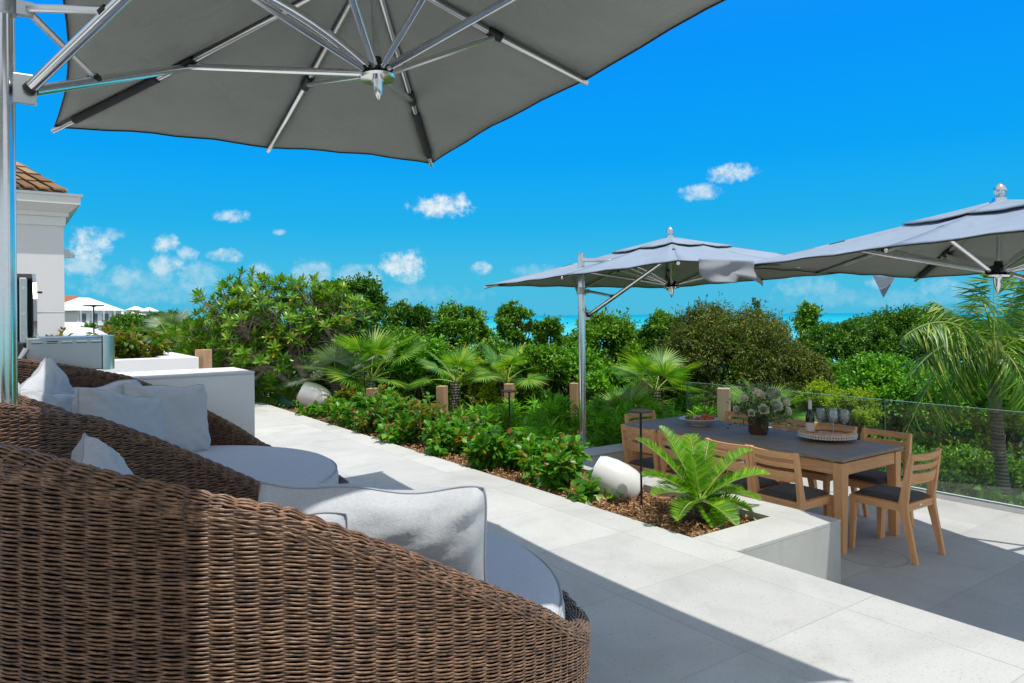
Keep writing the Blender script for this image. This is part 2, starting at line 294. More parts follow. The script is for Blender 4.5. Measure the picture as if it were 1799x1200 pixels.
def frames(pts):
    pts=np.asarray(pts,float); T=np.gradient(pts,axis=0); T/=np.linalg.norm(T,axis=1)[:,None]+1e-12
    ref=np.array([0,0,1.]) if abs(T[0,2])<.9 else np.array([1.,0,0]); u=np.cross(T[0],ref); u/=np.linalg.norm(u); U=[u]
    for i in range(1,len(pts)):
        u=u-T[i]*(u@T[i]); u/=np.linalg.norm(u)+1e-12; U.append(u)
    U=np.array(U); return T,U,np.cross(T,U)
def tube_np(pts,r,n=8,cap=True):
    pts=np.asarray(pts,float); T,U,W=frames(pts); r=np.broadcast_to(np.asarray(r,float),(len(pts),)); a=np.arange(n)*2*PI/n+PI/n
    V=(pts[:,None,:]+r[:,None,None]*(np.cos(a)[None,:,None]*U[:,None,:]+np.sin(a)[None,:,None]*W[:,None,:])).reshape(-1,3)
    Fc=[(k*n+i,k*n+(i+1)%n,(k+1)*n+(i+1)%n,(k+1)*n+i) for k in range(len(pts)-1) for i in range(n)]
    if cap: Fc+= [tuple(range(n))[::-1],tuple((len(pts)-1)*n+i for i in range(n))]
    return V,Fc
def tag(o,label=None,cat=None,group=None,kind=None):
    if label: o['label']=label
    if cat: o['category']=cat
    if group: o['group']=group
    if kind: o['kind']=kind
    return o
def thing(name,label,cat,loc=(0,0,0),rz=0,group=None):
    o=bpy.data.objects.new(name,None); link(o); o.location=loc; o.rotation_euler=(0,0,rz); o.empty_display_size=.1
    return tag(o,label,cat,group)
def dup(root,loc=None,rz=None,label=None,group=None):
    r=root.copy(); C.collection.objects.link(r)
    if loc is not None: r.location=loc
    if rz is not None: r.rotation_euler=(0,0,rz)
    if label: r['label']=label
    if group: r['group']=group
    for ch in list(root.children):
        c=ch.copy(); C.collection.objects.link(c); c.parent=r
        for g in ch.children:
            d=g.copy(); C.collection.objects.link(d); d.parent=c
    return r
# ---------------------------------------------------------------- leaves
def unit(v): return v/(np.linalg.norm(v,axis=-1,keepdims=True)+1e-9)
def leafverts(P,D,Nn,L,W,fold=.25,droop=.0):
    """each leaf: 6 verts, 4 quads-ish -> base, right, tip, left, mid ; two quads folded on the midrib"""
    n=len(P); D=unit(D); S=unit(np.cross(D,Nn)); Nn=np.cross(S,D)
    L=np.broadcast_to(L,(n,))[:,None]; W=np.broadcast_to(W,(n,))[:,None]
    base=P; mid=P+D*L*.5-Nn*L*0; tip=P+D*L-Nn*L*droop
    rt=P+D*L*.48+S*W*.5+Nn*W*fold; lf=P+D*L*.48-S*W*.5+Nn*W*fold
    V=np.stack([base,rt,tip,lf],1).reshape(-1,3); i=np.arange(n)*4
    Fc=np.concatenate([np.stack([i,i+1,i+2],1),np.stack([i,i+2,i+3],1)])
    return V,Fc
def leafverts8(P,D,Nn,L,W,fold=.18,droop=.12):
    n=len(P); D=unit(D); S=unit(np.cross(D,Nn)); Nn=np.cross(S,D)
    L=np.broadcast_to(L,(n,))[:,None]; W=np.broadcast_to(W,(n,))[:,None]; V=[]
    for t,wd in ((0,.0),(.28,.42),(.62,.44),(1,.0)):
        c=P+D*L*t-Nn*L*droop*t*t
        if wd==0: V.append(c)
        else: V+= [c-S*W*wd+Nn*W*fold,c,c+S*W*wd+Nn*W*fold]
    V=np.stack(V,1).reshape(-1,3); i=np.arange(n)*8
    tris=[(0,3,2),(0,2,1),(4,5,7),(5,6,7)]; quads=[(1,2,5,4),(2,3,6,5)]
    return V,np.concatenate([np.stack([i+a for a in t],1) for t in tris]),np.concatenate([np.stack([i+a for a in t],1) for t in quads])
def rdir(n,up=0.):
    v=rng.normal(size=(n,3)); v[:,2]+=up; return unit(v)
def clumpleaves(clumps,n,L,W,up=.25,shell=.55,hang=0,fold=.25,outw=.8):
    """leaves on a ragged shell round each clump, a third of them strung along twigs that stick out of it"""
    cs=np.array([c for c,_ in clumps]); rs=np.array([r for _,r in clumps]); wgt=(rs.prod(1))**(2/3); wgt/=wgt.sum()
    n1=int(n*(.70 if hang==0 else .80)); k=rng.choice(len(cs),n1,p=wgt); d=rdir(n1); rad=(1-shell*rng.random(n1)**1.3)*(1+(.27 if hang==0 else .2)*rng.normal(size=n1))
    P=cs[k]+d*rs[k]*rad[:,None]; D=unit(d*outw+rdir(n1)*.9+np.array([0,0,up-hang])); Nn=unit(d*.5+np.array([0,0,.9])+rng.normal(size=(n1,3))*.45)
    per=11; m=max(1,(n-n1)//per); kt=rng.choice(len(cs),m,p=wgt); dt=rdir(m,.25-hang*.3); ax=unit(dt*.8+rdir(m)*.45+np.array([0,0,.55-hang*1.1]))
    tl=rs[kt].mean(1)*(.45+.75*rng.random(m)); st=cs[kt]+dt*rs[kt]*.75
    f=np.linspace(.1,1,per)[None,:,None]; pos=(st[:,None,:]+ax[:,None,:]*tl[:,None,None]*f+rng.normal(size=(m,per,3))*L*.25).reshape(-1,3)
    axr=np.repeat(ax,per,0); D2=unit(axr*.55+rdir(len(axr))*.8); N2=unit(axr*.3+np.array([0,0,.8])+rng.normal(size=axr.shape)*.5)
    return np.concatenate([P,pos]),np.concatenate([D,D2]),np.concatenate([Nn,N2]),None
def crown_clumps(c,r,n,cr=.32,flat=.8,seed=None,low=-1.):
    out=[];c=np.array(c);r=np.array(r)
    if low==-9:      # dome: clumps only on the outer skin, hanging over each other
        for i in range(n):
            z=-1+1.93*rng.random()**.8; rho=(1-max(0,z)**1.9)**.52 if z>0 else 1+.04*z; a=rng.random()*2*PI; k=.86+.10*rng.random(); s=cr*(.6+.7*rng.random())*r.mean()
            out.append((c+np.array([rho*math.cos(a),rho*math.sin(a),z])*k*r,np.array([s,s,s*.72])))
        return out
    for i in range(n):
        a=rng.random()*2*PI; rho=math.sqrt(rng.random())
        top=(1-rho**2.6)**.5; s=cr*(.6+.7*rng.random())*r.mean()
        if i%2==0:
            z=top*(.80+.22*rng.random())-.12
            if rng.random()<.45: z+=.06+.20*rng.random(); s*=.38
        elif i%4==1: z=-1+1.9*rng.random(); rho=(.82+.15*rng.random())*(1-max(0,z)**2.5)**.5
        else: z=-1+(1+top*.8)*rng.random()
        p=np.array([rho*math.cos(a),rho*math.sin(a),z])*.93
        out.append((c+p*r,np.array([s,s,s*flat])))
    return out
def limb(mb,p0,p1,r0,r1,bend=.12,n=6,sides=6):
    t=np.linspace(0,1,n)[:,None]; p0=np.array(p0);p1=np.array(p1); L=np.linalg.norm(p1-p0)
    off=rng.normal(size=3)*bend*L; pts=p0*(1-t)+p1*t+off*np.sin(t*PI)+rng.normal(size=(n,3))*bend*.15*L*np.minimum(t,1-t)*2
    mb.tube(pts,r0*(1-t[:,0])+r1*t[:,0],sides,cap=False); return pts
def tree(name,label,cat,base,c,r,nc,nl,L,W,lm,group=None,trunk=.08,up=.25,hang=0,flat=.75,cr=.32,shell=.55,bark='barkdark',low=-1.,limbs=22,fold=.25,big=False):
    base=np.array(base,float); t=thing(name,label,cat,tuple(base),0,group); c=np.array(c,float)-base
    cl=crown_clumps(c,r,nc,cr,flat,low=low)
    P,D,Nn,_=clumpleaves(cl,nl,L,W,up,shell,hang); nl=len(P); Ls=L*(.7+.6*rng.random(nl)); Ws=W*(.7+.6*rng.random(nl))
    if big: V,T,Q=leafverts8(P,D,Nn,Ls,Ws); rawmesh('crown',V,[T,Q],LM[lm],t)
    else: V,Fc=leafverts(P,D,Nn,Ls,Ws,fold,.15); rawmesh('crown',V,[Fc],LM[lm],t)
    mb=MB(); fork=np.array([0,0,0])+(c-[0,0,r[2]*.6])*np.array([.5,.5,.8]); 
    if fork[2]<.1: fork[2]=.1
    limb(mb,(0,0,-.1),fork,trunk,trunk*.7,.08,7,8)
    for k in rng.choice(len(cl),min(limbs,len(cl)),replace=False): limb(mb,fork+rng.normal(size=3)*.02,cl[k][0],trunk*.5,trunk*.08,.1,6,5)
    mb.build('trunk',MT[bark],t,True); return t
# ================================================================= SETTING
def struct(o): o['kind']='structure'; return o
# upper terrace slab: outline with the planter strip left out
XE=3.53; XP=4.33; XQ=4.64; YB=2.73; YH=3.06
mb=MB()
def slab(x0,x1,y0,y1,zt,zb): mb.box(((x0+x1)/2,(y0+y1)/2,(zt+zb)/2),(x1-x0,y1-y0,zt-zb))
slab(-8,XE,-6,12.2,0,-.6)
o=mb.build('terrace_paving',MT['pave']); struct(o)
mb=MB(); slab(XE+.001,7.86,-6,5.55,LOW,LOW-.4); o=mb.build('lower_deck_paving',MT['pavelow']); struct(o)
# planter rim: L shaped low wall beside the dining deck
t=thing('planter_wall','white rendered planter wall with pale stone top beside the dining deck','planter wall',(4.1,2.9,0))
def lc(mb_,x0,x1,y0,y1,z0,z1,o=(4.1,2.9,0)): mb_.box(((x0+x1)/2-o[0],(y0+y1)/2-o[1],(z0+z1)/2-o[2]),(x1-x0,y1-y0,z1-z0))
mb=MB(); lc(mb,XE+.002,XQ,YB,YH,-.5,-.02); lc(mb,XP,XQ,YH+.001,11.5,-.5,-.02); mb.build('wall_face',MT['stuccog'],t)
mb=MB(); lc(mb,XE+.002,XQ+.001,YB-.001,YH-.001,-.019,0); lc(mb,XP-.001,XQ+.001,YH,11.5,-.019,0); mb.build('stone_top',MT['pave'],t)
t=thing('end_wall','low white wall closing the far end of the dining deck behind the chrome pole','low wall',(6.2,5.6,0))
mb=MB(); mb.box((0,0,-.26),(3.1,.32,.48)); mb.build('wall_face',MT['stucco'],t); mb=MB(); mb.box((0,0,-.01),(3.102,.322,.02)); mb.build('stone_top',MT['pave'],t)
t=thing('pole_plinth','small white plinth under the far chrome umbrella pole behind the end wall','plinth',(5.16,6.0,-.8)); mb=MB(); mb.box((0,0,.37),(.46,.44,.74)); mb.build('block',MT['stucco'],t,bevel=.01)
# mulch bed
mb=MB(); mb.box(((XE+XP)/2,7.3,-.10),(XP-XE-.004,8.45,.08)); o=mb.build('planting_bed',MT['soil']); struct(o)
n=15000; X=XE+.02+rng.random(n)*(XP-XE-.04); Y=3.08+rng.random(n)**1.6*8.2; P=np.stack([X,Y,-.06+rng.random(n)*.035+.012*np.sin(X*9)*np.cos(Y*7)],1)
D=rdir(n); D[:,2]*=.35; V,Fc=leafverts(P,D,rdir(n,1.5),.02+.035*rng.random(n),.006+.01*rng.random(n),.15)
tag(rawmesh('bark_mulch',V,[Fc],MT['chip']),'loose brown bark mulch under the shrubs in the planter','mulch',kind='stuff')
# ground beyond: one big sheet falling to the sea, with a hill on the left
xs=np.concatenate([-np.geomspace(3000,20,22),np.linspace(-15,60,26),np.geomspace(70,6000,24)]); ys=np.concatenate([[-200,-60,-20],np.linspace(-8,60,30),np.geomspace(70,3000,26)])
GX,GY=np.meshgrid(xs,ys)
def gz(x,y):
    d=np.hypot(x,y); z=-1.3-np.clip((d-9)/55,0,1)*9.2
    z=np.where((x<3.4)&(y<12.3)&(x>-9),-.9,z)
    hill=17*np.exp(-(((x+120)/150)**2+((y-420)/130)**2))+6*np.exp(-(((x-20)/70)**2+((y-300)/100)**2)); sh=np.clip((d-330-0*x)/260,0,1)
    z=z+hill; shore=np.clip((x*.9+y*.35-135)/60,0,1); z=z-shore*8-np.clip((y-560)/150,0,1)*20-np.clip((x-200)/60,0,1)*9
    return z
GZ=gz(GX,GY)+.15*np.sin(GX*.7)*np.cos(GY*.6); nx,ny=len(xs),len(ys)
i=np.arange(ny-1)[:,None]*nx+np.arange(nx-1)[None,:]; Q=np.stack([i,i+1,i+1+nx,i+nx],-1).reshape(-1,4)
V=np.stack([GX,GY,GZ],-1).reshape(-1,3)
struct(rawmesh('ground',V,[Q],MT['ground'],None,True))
m=M_('sea_water').set(rough=.35,spec=.12)
tcx=m.n('ShaderNodeTexCoord'); ln=m.n('ShaderNodeVectorMath',operation='LENGTH'); m.l(tcx.outputs['Object'],ln.inputs[0])
dd=m.math('DIVIDE',ln.outputs['Value'],6000.); dd=m.math('ADD',dd,m.math('MULTIPLY',m.math('SUBTRACT',m.noise(.004,4,stretch=(1,.3,1)),.5),.10))
c=m.ramp(dd,[(.0,(.20,.62,.60)),(.08,(.10,.56,.58)),(.22,(.02,.44,.53)),(.5,(.0,.36,.47)),(1,(.0,.27,.40))]); m.col(c); m.bump(m.noise(.25,4),.3,.3)
mb=MB(); mb.add([(-40000,-3000,-12),(40000,-3000,-12),(40000,50000,-12),(-40000,50000,-12)],[(0,1,2,3)]); struct(mb.build('sea_water',m.m))
# ================================================================= FAR LEFT: counter, grill, planter, house
YW=5.68; XW=1.59
t=thing('kitchen_counter','white rendered kitchen counter wall standing behind the wicker daybeds','counter',(XW-2,YW+.3,0))
mb=MB(); mb.box((0,0,.485),(4.0,.62,.97)); mb.build('wall_face',MT['stuccoc'],t,bevel=.006)
mb=MB(); mb.box((0,0,.981),(4.004,.624,.02)); mb.build('worktop',MT['stucco'],t,bevel=.004)
# raised planter behind
PO=(.2,11.4,0)
t=thing('raised_planter','tall white planter box full of bronze leaved shrubs at the left','planter box',PO)
mb=MB()
def lp(x0,x1,y0,y1,z0,z1): mb.box(((x0+x1)/2-PO[0],(y0+y1)/2-PO[1],(z0+z1)/2),(x1-x0,y1-y0,z1-z0))
lp(-4,2.1,10.0,10.28,0,.9); lp(1.72,2.1,10.281,12.9,0,.9); lp(-4,2.1,12.901,13.2,0,.9); mb.build('wall_face',MT['stucco2'],t,bevel=.005)
mb=MB(); lp(-4,1.71,10.29,12.89,.5,.8); mb.build('soil',MT['soil'],t)
# grill
G=np.array([.14,5.98,.992])
t=thing('barbecue_grill','stainless barbecue grill with raised black lined lid and side shelf on the white counter','grill',tuple(G))
mb=MB(); mb.box((.22,0,.175),(.44,.5,.225)); mb.build('side_shelf',MT['steel'],t,bevel=.008)
mb=MB(); a=np.linspace(-PI/2,PI/2,13); n=len(a); V=[]
for z in (.058,.292): V+= [(.441+.095*max(0,math.cos(k))**.7,.255*math.sin(k),z) for k in a]
mb.add(V,[(i,i+1,n+i+1,n+i) for i in range(n-1)]+[tuple(range(n))[::-1],tuple(range(n,2*n))]); mb.build('shelf_end',MT['alu'],t,True)
for x0 in (.06,.145,.23,.315,.40):
    mb=MB(); mb.box((x0,-.2515,.262),(.062,.004,.006)); mb.build('vent_slot',MT['black'] if x0==.145 else MT['chrome'],t)
    mb=MB(); mb.box((x0,-.2515,.25),(.062,.004,.004)); mb.build('vent_slot',MT['black'],t)
mb=MB(); mb.box((-.42,0,.13),(.82,.52,.26)); mb.build('firebox',MT['black'],t,bevel=.01)
mb=MB(); mb.box((-.38,.20,.49),(.86,.03,.46)); mb.build('lid_lining',MT['blackm'],t,bevel=.008)
mb=MB(); V=[]; yy=[(-.14,.30),(-.17,.40),(-.15,.55),(-.08,.66),(.05,.725),(.20,.735),(.235,.60),(.235,.30)]; n=len(yy)
for x in (.045,.066): V+=[(x,y,z) for y,z in yy]
mb.add(V,[tuple(range(n))[::-1],tuple(range(n,2*n))]+[(i,(i+1)%n,n+(i+1)%n,n+i) for i in range(n)]); mb.build('lid_side',MT['steel'],t)
mb=MB(); V=[]
yl=[(-.02,.695),(.05,.725),(.20,.735),(.235,.60),(.235,.30)]
for x in (-.85,.044): V+=[(x,y,z) for y,z in yl]+[(x,y*.93,z-.012) for y,z in yl]
m5=10; mb.add(V,[(i,i+1,m5+i+1,m5+i) for i in range(4)]+[(5+i,m5+5+i,m5+6+i,6+i) for i in range(4)]+[(4,9,m5+9,m5+4),(0,m5,m5+5,5)]); mb.build('lid',MT['blackm'],t)
mb=MB(); mb.box((-.012,-.18,.47),(.045,.02,.44)); mb.build('hinge_bracket',MT['alu'],t,bevel=.008)
for z in (.32,.45,.62): mb=MB(); mb.tube([(-.012,-.195,z),(-.012,-.188,z)],.009,10); mb.build('rivet',MT['chrome'],t,True)
mb=MB(); mb.tube([(.07,.1,.46),(.24,.1,.46)],.008); mb.build('lid_handle',MT['steel'],t,True)
mb=MB(); mb.box((.085,.08,.60),(.04,.03,.014)); mb.build('handle_stub',MT['black'],t)
mb=MB(); mb.tube([(-.25,-.30,.02),(-.12,-.32,.05),(-.04,-.31,.14),(.0,-.30,.22)],.02,10); mb.build('front_handle',MT['alu'],t,True)
# white house with shingle roof at the left
HO=(-3.,16.,.17)
t=thing('white_house','tall white house with crown moulding and brown shingle roof at the left edge','house',HO)
mb=MB(); mb.box((.88+3-3.9,14.1+2-16,1.55),(7.8,4.,3.9)); 
mb=MB(); mb.box((-.02,.1,1.2),(7.8,4.0,4.1)); mb.build('wall',MT['stucco2'],t)
for k,(e,z0,z1) in enumerate([(.06,3.50-.42,3.50-.30),(.11,3.50-.30,3.50-.22),(.2,3.50-.22,3.50-.12)]):
    pass
mb=MB()
def corn(e0,e1,z0,z1):
    V=[]
    for e,z in((e0,z0),(e1,z1)): V+=[(-3.92-e,-1.9-e,z),(3.88+e,-1.9-e,z),(3.88+e,2.1+e,z),(-3.92-e,2.1+e,z)]
    mb.hexa(V)
corn(.02,.03,2.78,2.93); corn(.06,.07,2.931,3.0); corn(.08,.20,3.001,3.12); corn(.22,.23,3.121,3.25); corn(.25,.26,3.251,3.29)
mb.build('cornice',MT['trim'],t)
m=M_('wood_shingles').set(rough=.85,spec=.2); g=m.n('ShaderNodeNewGeometry'); m.col(m.ramp(g.outputs['Random Per Island'],[(0,(.16,.095,.055)),(.5,(.30,.19,.11)),(1,(.40,.27,.17))])); MT['shingle']=m.m
mb=MB(); e=.12; z0=3.36; zt=5.0
def shing(p0,p1,q0,q1,rows,wd):
    p0,p1,q0,q1=map(np.array,(p0,p1,q0,q1))
    for r_ in range(rows):
        a,b=r_/rows,(r_+1.25)/rows; A0=p0+(q0-p0)*a;A1=p1+(q1-p1)*a;B0=p0+(q0-p0)*b;B1=p1+(q1-p1)*b
        L=np.linalg.norm(A1-A0); k=max(1,int(L/wd)); nrm=np.cross(A1-A0,B0-A0); nrm=nrm/np.linalg.norm(nrm); s=0.
        for j in range(k):
            s0,s1=j/k+.004,(j+1)/k-.004; up_=nrm*(.03+.008*rng.random()); 
            a0=A0+(A1-A0)*s0;a1=A0+(A1-A0)*s1;b0=B0+(B1-B0)*s0;b1=B0+(B1-B0)*s1
            mb.hexa([a0,a1,b1,b0,a0+up_,a1+up_,b1+nrm*.004,b0+nrm*.004])
xl,xr,yn,yf=-4.0,3.92,-1.96,2.2
shing((xl,yn,z0),(xr,yn,z0),(xl+2.1,yn+2.09,zt),(xr-2.1,yn+2.09,zt),12,.2)
shing((xr,yn,z0),(xr,yf,z0),(xr-2.1,yn+2.09,zt),(xr-2.1,yf-2.09,zt),12,.2)
rb=MB(); rb.hexa([(xl,yn,z0-.03),(xr,yn,z0-.03),(xr,yf,z0-.03),(xl,yf,z0-.03),(xl+2,yn+2.05,zt-.03),(xr-2.1,yn+2.05,zt-.03),(xr-2.1,yf-2.05,zt-.03),(xl+2,yf-2.05,zt-.03)])
mb.build('roof_shingles',MT['shingle'],t); rb.build('roof_deck',MT['barkdark'],t)
mb=MB(); mb.box((3.93,-1.6,2.35),(.1,.09,.14)); mb.lathe([(.05,0),(.06,.05),(.03,.09)],12,(4.0,-1.6,2.28)); mb.build('security_light',MT['trim'],t,True)
# timber posts
def post(px,py,d,z0,wd,mat,label,cap):
    p=atd(px,py,d); t=thing('timber_post',label,'post',(p[0],p[1],z0),R(33),'timber posts along the garden edge')
    mb=MB(); h=p[2]-z0; mb.box((0,0,h/2),(wd,wd,h)); mb.build('shaft',MT[mat],t,bevel=.006)
    if cap:
        Mx=[[1,0,0],[0,0,-1],[0,1,0]]
        mb=MB(); mb.lathe([(.0,.0),(.052,.0),(.055,.006),(.045,.018),(.02,.022),(.0,.022)],20,(0,-wd/2,h-cap),Mx); mb.build('bolt_cover',MT['chrome'],t,True)
post(358,614,9.6,0,.15,'post','timber post beside the right end of the tall white planter',0)
post(655,682,10.5,-1.3,.14,'post','timber post at the foot of the tall fan palm',0)
post(777,678,10.5,-1.3,.13,'post','timber post among shrubs, between two fan palms',0)
post(895,674,10.5,-1.3,.12,'post','timber post with a round bolt behind the middle path light',.29)
post(1009,673,10.5,-1.3,.11,'post','timber post just left of the tall chrome umbrella pole',0)
post(1130,672,10.5,-1.3,.13,'post','timber post with a bolt beyond the far end of the table',.33)
post(1272,682,9.43,-1.3,.16,'postg','thick pale weathered post behind the glass, left of the flowers',.38)
# glass balustrade
gl=[(6.82,5.45),(5.42,4.10),(4.06,2.72),(2.68,1.34),(1.30,-.1)]
names=['far end of the','second from far end of the','third from far end of the','second from near end of the','near end of the']
for i,(a,b) in enumerate(gl):
    t=thing('glass_panel','clear glass balustrade panel, '+names[i]+' glass fence beside the deck','glass panel',(7.79,(a+b)/2,LOW),0,'glass balustrade panels')
    t.name='balustrade_panel'; mb=MB(); mb.box((0,0,.47),(.016,a-b,.94)); mb.build('pane',MT['glass'],t)
    mb=MB(); mb.box((0,0,.9415),(.017,a-b,.003)); mb.box((0,(a-b)/2+.0015,.47),(.017,.003,.94)); mb.build('polished_edge',MT['gedge'],t)
t=thing('glass_channel','white base channel holding the glass balustrade along the deck edge','channel',(7.79,3.,LOW))
mb=MB(); mb.box((-.045,.2,.02),(.03,7.4,.05)); mb.box((.045,.2,.02),(.03,7.4,.05)); mb.build('rail',MT['trim'],t)
# ================================================================= UMBRELLAS
def rot3(a,b,g):
    ca,sa=math.cos(a),math.sin(a)
    return np.array([[ca,-sa,0],[sa,ca,0],[0,0,1]])@np.array([[1,0,0],[0,math.cos(b),-math.sin(b)],[0,math.sin(b),math.cos(b)]])@np.array([[math.cos(g),0,math.sin(g)],[0,1,0],[-math.sin(g),0,math.cos(g)]])
def umbrella(label,cen,ang,A,B,ap,hub,pole,zbase,side=-1,low=-.4,sld=-.14,seed=0,loose=None,shift={}):
    rs=np.random.default_rng(seed); Mr=rot3(*ang); cen=np.array(cen); base=np.array([pole[0],pole[1],zbase])
    def W(u,v,z): return cen+Mr@np.array([u,v,z])-base
    t=thing('cantilever_umbrella',label,'umbrella',tuple(base),0,'grey cantilever umbrellas')
    tips=[(-1,-1),(0,-1),(1,-1),(1,0),(1,1),(0,1),(-1,1),(-1,0)]; E=[np.array([u*A,v*B])+np.array(shift.get(i_,(0,0))) for i_,(u,v) in enumerate(tips)]
    K,J=12,10
    def surf(i,s,tt,z1=0,sc=1.):
        e=E[i]*(1-s)+E[(i+1)%8]*s; bow=4*s*(1-s); e=e*(1-.038*bow*tt)*tt*sc
        corner=1-abs(0) ; z=ap*(1-tt)*(1-.12*tt)-.028*bow*(1-tt)*tt*4-.0*bow+z1
        z+=.006*math.sin(s*17+i*2.1+tt*5)*bow*tt
        return W(e[0],e[1],z)
    V=[];Q=[]
    for i in range(8):
        o=len(V)
        for a in range(K+1):
            for b in range(J+1): V.append(surf(i,b/J,.03+.97*a/K))
        for a in range(K):
            for b in range(J): q0=o+a*(J+1)+b; Q.append((q0,q0+1,q0+J+2,q0+J+1))
    cn=rawmesh('canopy',V,[np.array(Q)],MT['canopy'],t,False); so_=cn.modifiers.new('hem','SOLIDIFY'); so_.thickness=.004
    mb=MB()
    for i in range(8):   # hem and seams
        mb.tube([surf(i,b/J,1.0,-.004) for b in range(J+1)],.004,5,False)
    mb.build('hem',MT['sleeve'],t)
    V=[];Q=[]
    for i in range(8):
        o=len(V)
        for a in range(5):
            for b in range(J+1):
                tt=.0+.30*a/4; lift=.010+.020*(a/4)**2*(.5+.5*(4*(b/J)*(1-b/J)))
                V.append(surf(i,b/J,tt+.001,lift))
        for a in range(4):
            for b in range(J): q0=o+a*(J+1)+b; Q.append((q0,q0+1,q0+J+2,q0+J+1))
    vn=rawmesh('vent_flap',V,[np.array(Q)],MT['canopy'],t); so_=vn.modifiers.new('hem','SOLIDIFY'); so_.thickness=.004
    mb=MB()
    for i in range(8): mb.tube([surf(i,b/J,.301,  .011+.020*(.5+.5*(4*(b/J)*(1-b/J)))) for b in range(J+1)],.0035,5,False)
    mb.build('vent_hem',MT['canopy'],t)
    mb=MB(); mb.lathe([(.05,-.03),(.045,0),(.028,.012),(.022,.022),(.036,.034),(.042,.055),(.036,.076),(.02,.094),(0,.106)],20,W(0,0,ap+.02),Mr); mb.build('finial',MT['chrome'],t,True)
    mid=.5; rr=.0155
    def ribp(i,tt,dz=-.022):
        e=E[i]*tt; return W(e[0],e[1],ap*(1-tt)*(1-.12*tt)+dz)
    hb=W(0,0,hub+.05)
    for i in range(8):
        pts=[ribp(i,tt) for tt in np.linspace(.04,1.005,9)]; mb=MB(); mb.tube(pts,rr,8); r_=mb.build('rib',MT['alu'],t,True)
        if i%2==0:
            mb=MB(); mb.tube([ribp(i,tt,-.022) for tt in (.62,.78,.92)],.024,8); mb.build('pocket_sleeve',MT['sleeve'],r_,True)
        mb=MB(); a=ribp(i,.5); b=ribp(i,.56); mb.tube([a,b],.026,10); mb.build('joint',MT['black'],r_,True)
        ee=unit(np.array([*E[i],0])); ho=W(ee[0]*.07,ee[1]*.07,hub+.02); mb=MB(); mb.tube([ho,ribp(i,.52,-.045)],.0165 if i%2 else .019,8); mb.build('strut',MT['chrome'],r_,True)
    mb=MB(); mb.lathe([(0,-.13),(.008,-.12),(.022,-.085),(.026,-.05),(.03,-.03),(.085,-.025),(.09,-.012),(.07,0),(.0,.0)],24,W(0,0,hub),Mr); h=mb.build('hub_disc',MT['chrome'],t,True)
    mb=MB(); mb.lathe([(.045,0),(.055,.02),(.045,.045),(.028,.06),(.024,.085),(0,.085)],16,W(0,0,hub),Mr)
    for i in range(8):
        ee=unit(np.array([*E[i],0])); mb.tube([W(ee[0]*.03,ee[1]*.03,hub+.035),W(ee[0]*.075,ee[1]*.075,hub+.022)],.022,8)
    mb.build('hub_socket',MT['black'],t,True)
    ax=MB(); ax.tube([W(0,0,hub+.05),W(0,0,ap)],.014,8); ax.build('centre_tube',MT['alu'],t,True)
    # pole and arms
    zr=cen[2]-zbase; top=zr+.25; pr=.037
    mb=MB(); mb.lathe([(pr,0),(pr,top)],28); 
    for k in range(6):
        a=k*PI/3; mb.tube([(pr*math.cos(a),pr*math.sin(a),.02),(pr*math.cos(a),pr*math.sin(a),top-.02)],.004,6)
    mb.build('pole',MT['chrome'],t,True)
    mb=MB(); mb.lathe([(.0,top),(pr+.004,top),(pr+.004,top+.02),(0,top+.024)],24); mb.build('pole_cap',MT['alu'],t,True)
    mb=MB(); mb.lathe([(.14,0),(.14,.012),(.05,.014),(.048,.09),(pr,.095)],28); mb.build('base_plate',MT['steel'],t,True)
    du=np.array([Mr[0,0],Mr[1,0],0])*(-side)
    br=lambda z:np.array([0,0,zr+z])+du*.085
    mb=MB(); mb.box(br(low)-du*.02,(.085,.02,.11),math.atan2(du[1],du[0])); mb.build('lower_bracket',MT['alu'],t,bevel=.004)
    mb=MB(); mb.lathe([(pr+.012,0),(pr+.012,.07),(pr,.075)],20,(0,0,zr+sld-.035)); mb.box(br(sld)-du*.02,(.07,.03,.05),math.atan2(du[1],du[0])); mb.build('slider_collar',MT['steel'],t,True)
    cidx={-1:(0,6),1:(2,4)}[side]
    for j,i in enumerate(cidx):
        sgn=-1 if E[i][1]<0 else 1; dv=np.array([Mr[0,1],Mr[1,1],0])*sgn*.02
        a=br(low)+dv; b=ribp(i,.52,-.05); mb=MB(); mb.tube([a,b],.0215,10); am=mb.build('side_arm',MT['chrome'],t,True)
        mb=MB(); mb.tube([br(sld)+dv,a+(b-a)*.31+np.array([0,0,.02])],.0145,8); mb.build('brace',MT['alu'],am,True)
        mb=MB(); p=a+(b-a)*.31; mb.tube([p-(b-a)*.01+[0,0,.012],p+(b-a)*.012+[0,0,.012]],.024,8); mb.build('arm_joint',MT['black'],am,True); mb=MB(); mb.tube([a-(b-a)*.005,a+(b-a)*.01],.024,8); mb.build('arm_hinge',MT['black'],am,True)
    p0=np.array([0,0,top-.05]); p3=W(-du@Mr[:,0]*.05,0,hub+.03)
    m1=W(side*A*.55,0,ap*.45-.05); pts=[]
    for k in np.linspace(0,1,14): pts.append(p0*(1-k)**3+3*(m1+[0,0,.03])*(1-k)**2*k+3*(W(side*A*.35,0,ap*.4))*(1-k)*k*k+p3*k**3)
    mb=MB(); mb.tube(pts,.0235,10); mb.build('main_arm',MT['chrome'],t,True)
    if loose: loose(t,W,A,B)
    return t
